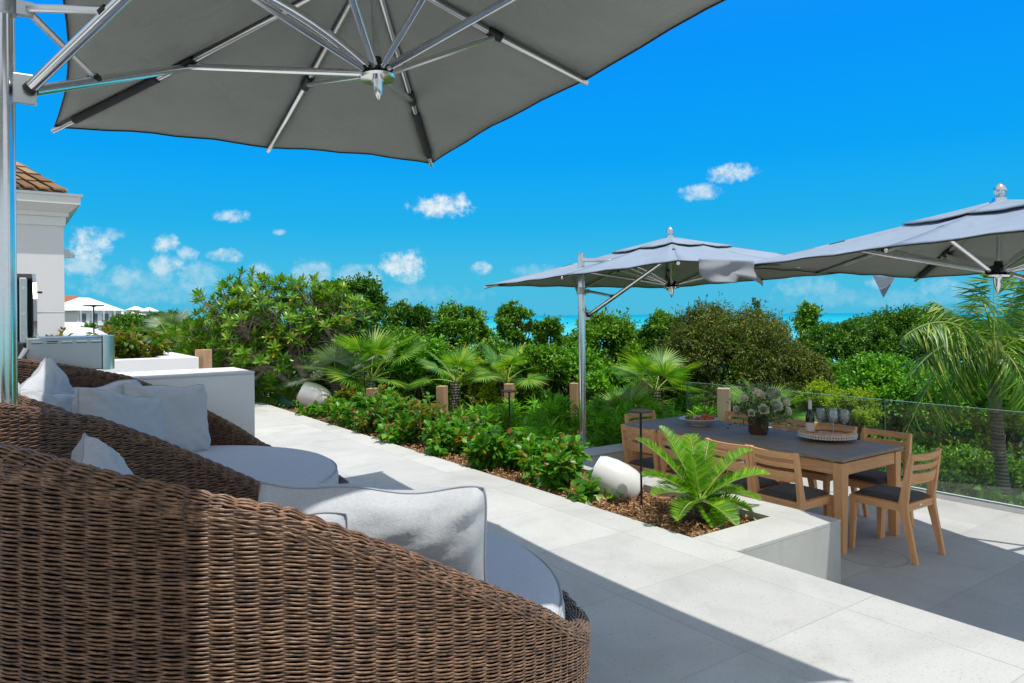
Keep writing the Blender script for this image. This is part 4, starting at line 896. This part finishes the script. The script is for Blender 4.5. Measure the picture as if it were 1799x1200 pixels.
# sago cycad in the planter corner
cb=np.array([4.0,3.40,-.04])
tips=[((1118,772),5.15),((1158,750),5.3),((1212,764),5.45),((1246,776),5.4),((1322,792),5.2),((1352,834),5.0),((1130,836),4.9),((1148,872),4.75),((1322,900),5.05),((1292,922),4.8),((1190,915),4.62),((1180,772),5.5),((1300,862),5.35),((1250,850),5.6),((1160,850),5.5),((1335,880),5.3),((1262,935),4.85),((1215,800),4.9)]
fr_=[]
for (p,d) in tips:
    v=atd(*p,d)-cb-[0,0,.12]; L=np.linalg.norm(v); dr=.28+.1*random.random(); v2=v+np.array([0,0,dr*L]); fr_.append((v2,np.linalg.norm(v2),dr*L/np.linalg.norm(v2)))
def cyt(t):
    mb=MB(); mb.lathe([(.0,-.16),(.12,-.15),(.13,-.05),(.09,.01),(0,.03)],18)
    for k in range(90):
        a=random.uniform(0,2*PI); z=random.uniform(-.14,0); r_=.12; mb.tube([(r_*math.cos(a)*.8,r_*math.sin(a)*.8,z-.02),((r_+.035)*math.cos(a),(r_+.035)*math.sin(a),z+.03)],[.012,.003],4,False)
    mb.build('trunk',MT['barkdark'],t)
frondset('cycad','bright green sago cycad in the near corner of the mulch bed','cycad',cb+[0,0,.12],fr_,'cycad',ll=.12,lw=.0085,nper=70,vee=.5,trunk=cyt)
cb2=np.array([3.95,12.1,0])
frondset('cycad','small yellow green sago cycad at the far end of the path','cycad',cb2,[((math.cos(a),math.sin(a),.9+.5*random.random()),.75,.35) for a in np.linspace(0,5.8,12)],'yellow' if 0 else 'cycad',ll=.13,lw=.016,nper=34,vee=.4)
# broad leaved shrubs in the planter
def shrub(base,rx,h,n,L,lm,name,label,group,cat='shrub',red=0,stems=9,W=None):
    t=thing(name,label,cat,tuple(base),0,group); mb=MB(); P=[];D=[];Nn=[]
    nb=max(stems,4); tipsb=[]
    for k in range(nb):
        a=random.uniform(0,2*PI); rr=rx*math.sqrt(random.random()); tip=np.array([rr*math.cos(a),rr*math.sin(a),h*(.45+.55*random.random())*(1-.35*(rr/rx)**2)]); pts=limb(mb,(tip[0]*.15,tip[1]*.15,-.03),tip,.006,.002,.1,6,4); tipsb.append(pts)
    per=n//nb
    for pts in tipsb:
        k=rng.random(per)**.6*5; i=np.minimum(k.astype(int),4); f=(k-i)[:,None]; p=pts[i]*(1-f)+pts[i+1]*f; o=rdir(per,.2); p=p+o*rx*.20*rng.random((per,1)); P.append(p); out=unit(p*np.array([1,1,.3])+1e-6); D.append(unit(o*.8+out*.5+np.array([0,0,-.1]))); Nn.append(unit(np.array([0,0,1.])+out*.35+rng.normal(size=(per,3))*.35))
    P=np.concatenate(P);D=np.concatenate(D);Nn=np.concatenate(Nn); P[:,2]=np.maximum(P[:,2],.015); m=len(P); Ls=L*(.55+.65*rng.random(m))
    V,T3,Q4=leafverts8(P,D,Nn,Ls,Ls*(W or .72)); rawmesh('foliage',V,[T3,Q4],LM[lm],t); mb.build('stems',MT['barkgrey'],t)
    for k in range(red):
        c=tipsb[k%nb][-1]+np.array([0,0,.02]); a=np.linspace(0,2*PI,7)[:-1]; Dn=np.stack([np.cos(a),np.sin(a),.5+0*a],1); V,Fc=leafverts(np.tile(c,(6,1)),Dn,np.tile([0,0,1.],(6,1)),.062,.055,.1); rawmesh('red_flower',V,[Fc],LM['red'],t)
    return t
G1='broad leaved shrubs in the mulch bed'
sp=[(3.78,4.30,.24,.24,'small low plant at the foot of the nearest path light'),(3.83,4.85,.36,.46,'nearest full shrub left of the big white garden shell'),(4.12,5.25,.34,.44,'shrub with a pink bud behind the nearest full shrub'),(3.80,5.75,.34,.42,'low shrub beside bare mulch, third along the bed edge'),(4.12,6.2,.34,.5,'shrub in front of the chrome umbrella pole'),(3.80,6.65,.33,.44,'shrub with pale lime leaves near the paving edge'),(4.12,7.1,.36,.56,'shrub below the middle path light'),(3.80,7.55,.34,.5,'shrub at the paving edge in line with the bolted post'),(4.12,8.0,.36,.6,'shrub with dark leaves in the middle of the bed'),(3.80,8.4,.34,.46,'rounded shrub at the paving edge past the bed middle'),(4.14,8.9,.38,.6,'shrub with bronze tips in front of the second timber post'),(3.86,9.5,.36,.46,'shrub next to the small step in the paving edge'),(4.20,9.9,.4,.6,'shrub in front of the first timber post'),(3.78,10.3,.26,.22,'low shrub at the narrow far part of the bed'),(4.3,10.9,.2,.2,'low sprig half covering the far white garden shell'),(4.5,11.9,.4,.5,'far end shrub behind the far white garden shell'),(4.2,5.7,.3,.42,'shrub on the parapet side, next to the pole base'),(4.22,6.65,.3,.5,'shrub on the parapet side, just past the chrome pole'),(4.2,7.55,.3,.52,'shrub on the parapet side, left of the middle path light'),(4.2,8.45,.32,.52,'shrub on the parapet side, right of the second timber post'),(3.78,8.95,.3,.4,'low shrub on the paving edge below the second timber post'),(4.25,9.4,.34,.55,'shrub on the parapet side between the first two timber posts'),(4.25,10.1,.3,.3,'shrub on the parapet side left of the first timber post'),(4.4,4.75,.01,.05,'')][:-1]
for k,(x,y,rx,h,l) in enumerate(sp): shrub((x,y,-.05),rx*1.05,h*.84,int(780*(rx/.34)**2*(1 if k else .35)),.085,'hib' if k%3 else ('hibred' if k>4 else 'hib'),'flowering_shrub',l,G1,red=1 if k in (2,4,6,8,9,12) else 0)
o=shrub((4.28,7.9,0.02),.3,.40,420,.08,'hibred','flowering_shrub','bronze tipped shrub leaning on the planter parapet',G1)
for k,(x,y,l) in enumerate([(4.9,8.9,'left'),(5.4,8.4,'middle'),(5.1,7.6,'right'),(4.6,9.5,'far left')]): shrub((x,y,-.75),.48,1.15,900,.085,'hibred' if k%2 else 'hib','flowering_shrub','tall bushy shrub outside the parapet, '+l+' one',G1+' and beyond',red=1)
# narrow leaved shrubs outside the parapet
def podo(base,rx,h,n,label):
    t=thing('narrow_leaf_shrub',label,'shrub',tuple(base),0,'narrow leaved shrubs behind the deck wall'); mb=MB(); P=[];D=[]
    for k in range(n):
        a=random.uniform(0,2*PI); rr=rx*math.sqrt(random.random()); tip=np.array([rr*math.cos(a),rr*math.sin(a),h*random.uniform(.45,1.)]); pts=limb(mb,(tip[0]*.3,tip[1]*.3,-.05),tip,.007,.003,.06,5,4)
        m_=40; a2=np.arange(m_)*2.4; e=rng.random(m_)*1.3-.1; pos=pts[-1]+np.array([0,0,-.16])*rng.random((m_,1)); P.append(pos); D.append(np.stack([np.cos(a2)*np.cos(e),np.sin(a2)*np.cos(e),np.sin(e)],1))
    P=np.concatenate(P);D=np.concatenate(D); V,Fc=leafverts(P,D,np.tile([0,0,1.],(len(P),1))+rng.normal(size=P.shape)*.2,.12+.06*rng.random(len(P)),.019,.1,.1); rawmesh('foliage',V,[Fc],LM['pod'],t); mb.build('stems',MT['barkgrey'],t)
for k,(x,y,z,h) in enumerate([(5.0,6.3,-.8,1.0),(5.6,6.2,-.8,1.05),(6.2,6.35,-.8,1.0),(5.2,6.95,-.9,1.25),(5.9,7.0,-.9,1.25),(6.6,6.4,-.9,1.15),(4.95,7.5,-.9,1.2),(6.5,7.0,-1.,1.3),(7.1,6.3,-1.,1.2),(5.7,7.7,-1,1.3)]):
    podo((x,y,z),.38,h,34,['nearest','second','third','fourth','fifth','sixth','seventh','eighth','ninth','tenth'][k]+' narrow leaved shrub behind the deck end wall, counting from the chrome pole')
# planter shrubs at left
for k,(x,y,l) in enumerate([(-.55,10.75,'red flowered, behind the grill lid'),(.15,10.7,'left of the black path light'),(.75,10.75,'right of the black path light'),(1.25,10.7,'in the right half'),(1.62,10.95,'at the right end'),(.5,11.9,'behind the white shell'),(1.3,11.9,'in the back right')]):
    shrub((x,y,.78),.36,.52 if k!=0 else .6,760,.085,'hibred','bronze_shrub','bronze and green shrub in the tall white planter, '+l,'shrubs in the tall white planter',red=3 if k==0 else 0)
# fan palms
def fanpalm(base,h,n,R0,label,lm='fan',spread=1.,tr=.06,elev=(.1,1.25)):
    t=thing('fan_palm',label,'palm',tuple(base),0,'fan palms in the garden'); mb=MB()
    pts=np.array([(0,0,-.1),(.01,0,h*.5),(0,.01,h)]); mb.tube(pts,[tr*1.3,tr,tr*.9],9)
    for k in range(26): a=k*2.4; z=h*(.3+.7*k/26); mb.tube([(tr*math.cos(a)*.8,tr*math.sin(a)*.8,z-.06),(tr*1.35*math.cos(a),tr*1.35*math.sin(a),z+.08)],[.012,.004],4,False)
    mb.build('trunk',MT['palmbark'],t)
    for k in range(n):
        a=k*2.399+random.random()*.4; e=elev[0]+(elev[1]-elev[0])*((k+.5)/n)**.9; d=np.array([math.cos(a)*math.cos(e),math.sin(a)*math.cos(e),math.sin(e)]); pl=R0*(.9+.6*random.random())*spread
        s=np.linspace(0,1,6)[:,None]; st=np.array([0,0,h])+d*pl*s-np.array([0,0,.25])*pl*s**2; 
        hub=st[-1]; ax=unit(st[-1]-st[-2]); ax=unit(ax+np.array([0,0,-.25*random.random()])); S=unit(np.cross(ax,[0,0,1.])); Nv=unit(np.cross(S,ax)); roll=random.uniform(-.5,.5); S,Nv=S*math.cos(roll)+Nv*math.sin(roll),Nv*math.cos(roll)-S*math.sin(roll)
        m_=40; ph=np.linspace(-2.15,2.15,m_); D=ax*np.cos(ph)[:,None]+S*np.sin(ph)[:,None]+Nv*.12; L=R0*(.80+.2*np.cos(ph*.8))*(1+.06*rng.normal(size=m_))
        dr=.10+.22*rng.random(m_); V,T3,Q4=leafverts8(np.tile(hub,(m_,1)),D,np.tile(Nv,(m_,1))+rng.normal(size=(m_,3))*.06,L,L*.058,.05,dr[:,None]*0+.14)
        f=rawmesh('fan_leaf',V,[T3,Q4],LM[lm],t); mp=MB(); mp.tube(st,[.011,.010,.009,.008,.007,.006],5,False); mp.build('petiole',MT['rachis'],f,True)
def pp(px,py,d): return atd(px,py,d)
for (px,py,d,h,n,R0,l,lm,spd) in [(652,668,12.2,.75,17,.54,'tallest fan palm, standing behind the first timber post','fan',1.25),(800,672,11.8,.55,9,.42,'fan palm just right of the second timber post','fan',1.1),(890,672,12.0,.6,10,.42,'fan palm behind the bolted timber post','fan',1.1),(1152,688,10.6,.45,10,.42,'fan palm behind the far end of the table','fan',1.),(300,600,13.5,.5,9,.36,'fan palm behind the tall white planter','fangrey',1.1),(342,612,13,.5,9,.38,'fan palm left of the rosette leaved tree','fan',1.1),(590,672,11.9,.5,8,.42,'silvery fan palm behind the far white garden shell','fangrey',.9),(458,700,12.6,.15,12,.34,'low fan palm at the far end of the path','fan',.8),(1350,735,9.8,.5,10,.4,'fan palm seen through the glass, right of the flowers','fan',.9),(1105,735,9.8,.4,10,.4,'low fan palm left of the bolted far post','fan',.8)]:
    p=pp(px,py,d); fanpalm((p[0],p[1],p[2]-h),h,n,R0,l,lm,spd)
# rosette tree
def rosette_tree():
    b=pp(575,705,12.2); b[2]=-.1; t=thing('rosette_tree','spreading tree with pale bent trunks and glossy leaf rosettes behind the path end','tree',tuple(b)); mb=MB()
    tips=[]; heads=[]
    for (px,py,d) in [(380,560,12.3),(405,520,12.0),(440,500,12.4),(470,520,11.8),(500,505,12.6),(540,510,12.2),(580,520,12.5),(610,530,12.2),(420,590,12.0),(460,570,12.5),(515,560,12.0),(560,560,12.6),(600,570,12.2),(385,600,12.4),(362,622,12.2),(405,640,12.5),(450,612,11.8),(500,600,12.5),(540,595,12.6),(430,545,11.7),(355,585,12.6)]: heads.append(pp(px,py,d)-b-np.array([0,0,.16]))
    forks=[pp(470,640,12.1)-b,pp(510,620,12.3)-b,pp(570,640,12.2)-b,pp(590,600,12.2)-b]
    for f,s in zip(forks,((-.05,0,-.3),(0,.05,-.3),(.05,0,-.3),(.25,0,-.3))): limb(mb,s,f,.085,.05,.06,9,8)
    for h in heads:
        f=min(forks,key=lambda q:np.linalg.norm(q-h)); pt=limb(mb,f,h,.04,.014,.10,7,6)
        for k in range(34):
            o=rdir(1,.25)[0]; tp=h+o*np.array([.50,.50,.34])*(.5+.6*random.random()); tips.append((tp,unit(tp-f+np.array([0,0,.3])))); limb(mb,pt[3+random.randrange(3)],tp,.010,.006,.1,5,4)
    P=[];D=[];Nn=[];L=[]
    for (p,ax) in tips:
        S=unit(np.cross(ax,[.3,.2,1.])); U=np.cross(S,ax); n=13
        for k in range(n):
            a=k*2.4; e=.25+.9*k/n; d=unit((S*math.cos(a)+U*math.sin(a))*math.cos(e)+ax*math.sin(e)); P.append(p+ax*.02*k/n); D.append(d); Nn.append(ax-d*.3); L.append(random.uniform(.10,.18))
    L=np.array(L); V,T3,Q4=leafverts8(np.array(P),np.array(D),np.array(Nn),L,L*.30,.12,.18); rawmesh('crown',V,[T3,Q4],LM['rosette'],t)
    for k in range(45):
        f=random.choice(forks); limb(mb,f*random.uniform(.6,1),f+rdir(1,.3)[0]*random.uniform(.3,.7),.008,.003,.15,6,4)
    mb.build('trunk',MT['barkgrey'],t,True)
rosette_tree()
GT='trees and bushes of the slope below the garden'
def T(px,yt,yb,hw,d,nc,nl,L,lm,label,W=None,flat=.75,cr=.32,hang=0,up=.25,name='leafy_tree',cat='tree',low=-1.,ry=None,**k):
    nc=int(nc*1.7); nl=int(nl*1.45); hw*=1.06 if d<15 or px>1200 or px<600 else .99; cr*=.85; c=pp(px,(yt+yb)/2,d); rz=(yb-yt)/2*d/F; rx=hw*d/F; g=float(gz(np.array(c[0]),np.array(c[1])))
    return tree(name,label,cat,(c[0],c[1],min(g,c[2]-rz*.9)),c,(rx,(ry or rx*.85),rz),nc,nl,L,W or L*.5,lm,GT,flat=flat,cr=cr,hang=hang,up=up,low=low,**k)
T(622,492,610,58,13.6,26,12000,.07,'dark','dark flat topped tree rising right behind the rosette tree',flat=.5)
T(703,536,640,22,17,14,3500,.10,'dark','narrow pointed evergreen, left one of two beside the tall fan palm',W=.035,cr=.5,up=1.)
T(736,538,640,18,17.2,14,3000,.10,'dark','narrow pointed evergreen, right one of two beside the tall fan palm',W=.035,cr=.5,up=1.)
T(470,600,720,110,15.5,26,13000,.09,'dark','dark bushy mass behind the bent pale trunks')
T(690,590,720,110,14.5,26,13000,.085,'mid','bush filling the gap behind the tallest fan palm')
T(812,540,680,50,16,26,12000,.085,'mid','round topped tree right of the narrow evergreens with the sea behind')
T(908,533,620,34,17.5,20,5500,.08,'mid','small leafy sprig tree standing out against the sea left of the pole',flat=.6,cr=.28)
T(868,606,720,70,15.5,22,9000,.085,'mid','bush between the round topped tree and the sprig tree')
T(964,556,690,27,17.5,16,6000,.08,'mid','upright tree just left of the chrome pole')
T(930,630,730,70,13.5,20,8000,.075,'dark','dark low bush behind the fan palms by the pole')
T(1062,550,710,58,15,26,12000,.08,'mid','broad leafy tree directly right of the chrome pole')
T(1118,572,700,40,15.5,18,6500,.08,'dark','tree between the broad leafy tree and the spire tree')
T(1166,541,700,32,15.2,18,6500,.08,'mid','spire shaped tree left of the brown dome bush')
T(1010,620,740,60,13.0,18,7500,.07,'bright','light green bush behind the chrome pole')
T(1110,640,750,60,12.2,16,7000,.07,'mid','green bush behind the far end of the table')
T(1285,560,800,84,13.3,40,16000,.075,'dark','dark green bush filling the inside behind the olive dome bush')
T(1285,534,800,126,12.6,130,66000,.062,'olive','large dome shaped olive brown bush behind the table',W=.019,low=-9,cr=.24,hang=.45,shell=.45,name='dome_bush',cat='bush',limbs=14)
T(1404,612,800,52,12.2,30,22000,.055,'olive','smaller olive brown dome bush leaning on the large one',W=.019,low=-9,cr=.28,hang=.45,shell=.45,name='dome_bush',cat='bush',limbs=8)
T(1420,536,640,20,26,10,2000,.13,'mid','thin airy tree standing against the sea',cr=.45)
T(1330,525,560,10,30,4,220,.12,'olive','wispy bare topped sapling peeking over the dome bush',cr=.5)
T(1500,566,680,95,24,40,20000,.11,'dark','wide dark canopy tree, front left part of the wood at the right',flat=.6,cr=.24)
T(1590,546,660,95,25,42,22000,.11,'dark','wide dark canopy tree, highest of the wood behind the coconut palm',flat=.6,cr=.24)
T(1700,560,700,100,22,34,16000,.11,'dark','dark canopy tree behind the coconut palm trunk',flat=.6,cr=.26)
T(1830,560,720,90,22,24,9000,.11,'dark','dark canopy tree at the right edge',flat=.6,cr=.26)
T(1460,640,770,70,17,26,12000,.085,'mid','green bush between the smaller dome bush and the bright trees')
T(1545,625,800,80,13.5,40,20000,.075,'bright','bright green tree behind the glass, left of the palm fronds')
T(1650,650,830,80,12.5,40,22000,.07,'bright','bright green tree behind the glass, left of the palm trunk')
T(1770,640,860,80,12,40,22000,.07,'bright','bright green tree behind the palm trunk at the right')
T(1890,640,880,90,12,26,9000,.07,'bright','bright green tree cut by the right edge')
T(1700,790,960,90,10.6,34,16000,.06,'mid','low green bush behind the glass beside the palm trunk foot')
T(1560,780,920,90,10.6,30,14000,.06,'mid','low green bush behind the glass, behind the end chair')
T(1440,770,900,80,10.4,26,10000,.06,'bright','low light bush behind the glass, under the tray')
T(1320,770,880,90,10.2,24,9000,.06,'mid','low bush behind the glass under the flower vase')
T(1835,820,1000,90,9.8,24,9000,.06,'mid','low bush behind the glass at the right edge')
T(1222,700,800,55,10.6,18,7000,.06,'mid','dark green bush behind the left end of the glass')
T(1500,685,800,40,10.1,18,6500,.042,'yellow','yellow green shrub behind the wine glasses',cr=.36)
T(1440,672,760,34,10.6,14,4000,.042,'yellow','yellow green shrub left of the wine glasses, behind the flowers',cr=.36)
T(745,600,730,50,12.6,18,8000,.07,'bright','loose light green bush right of the tallest fan palm')
T(850,640,740,45,12.0,16,6500,.06,'yellow','yellow tinged bush between the second and the bolted timber posts')
T(950,610,730,48,12.4,18,8000,.07,'mid','loose bush left of the chrome pole behind the low shrubs')
T(1070,650,750,46,11.6,16,6500,.065,'bright','loose light bush right of the chrome pole behind the low shrubs')
T(690,572,660,34,16.4,12,5000,.085,'mid','tree filling the dip between the narrow evergreens and the rosette tree')
T(772,574,660,34,17.4,12,5000,.085,'bright','light green tree top between the narrow evergreens and the round topped tree')
T(1012,584,680,34,18.5,12,5000,.085,'mid','tree half hidden by the chrome pole')
# left side greenery
T(330,575,680,60,17,22,8000,.1,'mid','leafy bush left of the rosette tree behind the timber post')
T(400,610,720,70,13.6,26,11000,.075,'bright','light green bush under the rosette tree')
T(250,566,640,70,26,22,7000,.13,'dark','tree beyond the tall planter, right of the far house')
T(310,556,640,45,30,18,6000,.14,'dark','tree beyond the tall planter with the low hill behind')
T(215,556,620,30,95,14,5000,.35,'dark','distant dark tree left of the small white roofs')
T(250,553,620,34,100,14,5000,.35,'mid','distant tree below the small pyramid roofs')
T(300,549,620,36,100,16,6000,.35,'dark','distant dark tree where the low hill meets the horizon')
T(150,572,620,30,85,10,3000,.3,'mid','distant tree in front of the big far house')
T(420,560,640,80,24,18,6000,.12,'mid','tree hidden behind the rosette tree')
# undergrowth and far wood
n=90000; X=rng.random(n)*34+2; Y=rng.random(n)*44+5.9; ok=~((X<4.6)&(Y<12.4))&~((X<7.9)&(Y<6.1)); 
X2=8.0+rng.random(30000)*14; Y2=-6+rng.random(30000)*14; X=np.concatenate([X[ok],X2]); Y=np.concatenate([Y[ok],Y2]); Z=gz(X,Y)+rng.random(len(X))**2*.5*(1+np.hypot(X,Y)/20); P=np.stack([X,Y,Z],1); s_=.09*(1+np.hypot(X,Y)/16)*(.6+.8*rng.random(len(X)))
V,Fc=leafverts(P,rdir(len(P),.6),rdir(len(P),1.),s_,s_*.5); tag(rawmesh('undergrowth',V,[Fc],LM['mid']),'tangled green undergrowth covering the slope below the garden','undergrowth',kind='stuff')
n=70000; X=-330+rng.random(n)*430; Y=60+rng.random(n)*420; d=np.hypot(X,Y); ok=(np.abs(np.arctan2(X,Y)+.05)<.75)&~((np.abs(X+95)<26)&(np.abs(Y-215)<30)); X,Y=X[ok],Y[ok]
bx=np.sin(X*.13+Y*.05)*np.cos(Y*.11)+np.sin(X*.31)*np.sin(Y*.27); Z=gz(X,Y)+(rng.random(len(X))**.6)*(2.6+1.2*bx); s_=1.3*(.5+rng.random(len(X)))*(.5+np.hypot(X,Y)/400)
V,Fc=leafverts(np.stack([X,Y,Z],1),rdir(len(X),.5),rdir(len(X),1.),s_,s_*.6); tag(rawmesh('far_wood',V,[Fc],LM['dark']),'dark green wood covering the low coast hills around the far houses','wood',kind='stuff')
# coconut palm
cp=pp(1748,640,9.0); cbp=pp(1795,905,9.0)
fr_=[]
tp=[((1590,590),8.2,.5),((1600,660),8.4,.6),((1585,780),8.6,.9),((1640,770),8.9,1.0),((1640,530),9.2,.35),((1745,478),9.2,.2),((1800,480),8.8,.25),((1850,500),9.4,.35),((1890,590),8.7,.5),((1880,700),8.5,.7),((1820,740),8.3,.9),((1830,640),10.3,.6),((1700,700),10.2,.8),((1720,520),8.2,.4)]
b0=cp+[0,0,.15]
for (p,d,dr) in tp:
    v=pp(*p,d)-b0; Ln=np.linalg.norm(v); v2=v+np.array([0,0,dr*Ln]); fr_.append((v2,np.linalg.norm(v2),dr*Ln/np.linalg.norm(v2)))
def ct(t):
    mb=MB(); a=np.array([0,0,-.1]); b_=cbp-b0+[.1,-.05,-1.2]; s=np.linspace(0,1,22)[:,None]; pts=a*(1-s)+b_*s+np.array([-.10,.06,0])*np.sin(s*PI); r=np.linspace(.060,.088,22); r[0:3]=[.07,.075,.066]; r[1::2]*=1.012; mb.tube(pts,r,14,False); mb.build('trunk',MT['palmbark'],t,True)
    mb=MB()
    for k in range(18): a=k*2.4; mb.tube([(.08*math.cos(a),.08*math.sin(a),-.35),(.11*math.cos(a),.11*math.sin(a),-.1),(.05*math.cos(a),.05*math.sin(a),.15)],[.02,.03,.012],5,False)
    mb.build('frond_bases',MT['rachis'],t,True)
    mb=MB(); mb.lathe([(.062,-.75),(.078,-.6),(.074,-.3),(.055,0)],14,(.0,.0,.0)); mb.build('crown_shaft',MT['shaft'],t,True)
frondset('coconut_palm','tall coconut palm with drooping fronds behind the glass at the right','palm',b0,fr_,'palm',ll=.50,lw=.019,nper=60,vee=.0,start=.14,trunk=ct,sag=.42,fwd=.8,hangl=.55,rnd=.22)
# ================================================================= FAR HOUSES
def house(px,py,d,w,h,dp,rh,label,rz=0,roof='trim',wall='stucco2',nw=4,storeys=2,eave=.8,balc=False):
    p=pp(px,py,d); t=thing('far_house',label,'house',tuple(p),rz,'far houses on the coast'); mb=MB(); mb.box((0,0,-h/2),(w,dp,h)); mb.build('wall',MT[wall],t)
    mb=MB(); a,b=w/2+eave,dp/2+eave; mb.hexa([(-a,-b,.0),(a,-b,.0),(a,b,.0),(-a,b,.0),(-a+b*.8,-.2,rh),(a-b*.8,-.2,rh),(a-b*.8,.2,rh),(-a+b*.8,.2,rh)]); mb.build('roof',MT[roof],t)
    for s in range(storeys):
        z=-h/storeys*(s+.5)
        for k in range(nw):
            x=-w/2+w*(k+.5)/nw; mb=MB(); mb.box((x,-dp/2-.05,z),(w/nw*.55,.1,h/storeys*.6)); mb.build('window',MT['farglass'],t)
        if balc:
            mb=MB(); mb.box((0,-dp/2-.9,-h/storeys*(s+1)+.1),(w,1.8,.25)); mb.box((0,-dp/2-1.75,-h/storeys*(s+1)+.9),(w,.08,.12))
            for k in range(nw+1): mb.box((-w/2+w*k/nw,-dp/2-1.7,-h/storeys*(s+.5)),(.35,.35,h/storeys))
            mb.build('balcony',MT[wall],t)
MT['farglass']=simple('dark_window_glass',(.10,.15,.18),.2)
MT['redroof']=simple('terracotta_roof',(.35,.13,.07),.8)
MT['greyroof']=wood('grey_shingle_roof',(.20,.18,.17),(.42,.40,.38),axis=1)
house(148,546,215,14,9,14,3.9,'big white far house with a hipped white roof and balconies',R(30),balc=True)
house(222,553,235,8,4,6,1.0,'low white far house with a long flat roof beside the big one',R(35),storeys=1)
house(239,545,330,5,4,5,1.8,'small white roofed far house, middle one',R(30))
house(262,547,330,5,4,5,1.8,'small white pyramid roofed far house at the right',R(30))
house(122,535,330,14,7,10,4,'far house with a terracotta roof up on the hill',R(30),roof='redroof')
house(126,580,90,5,3,4,1.0,'pale roofed low far house half hidden by the planter',R(30),storeys=1)
p=pp(150,577,34); t=thing('shingle_roofed_shed','low shed with a grey shingle roof just beyond the tall planter','shed',(p[0],p[1],-1.),R(30)); mb=MB(); mb.box((0,0,.75),(3.6,3,1.5)); mb.build('wall',MT['stucco2'],t); mb=MB(); z=p[2]+1.; mb.hexa([(-2.,-1.8,1.5),(2.,-1.8,1.5),(2.,1.8,1.5),(-2.,1.8,1.5),(-1.9,-.6,z),(1.9,-.6,z),(1.9,.6,z),(-1.9,.6,z)]); mb.build('roof',MT['greyroof'],t)
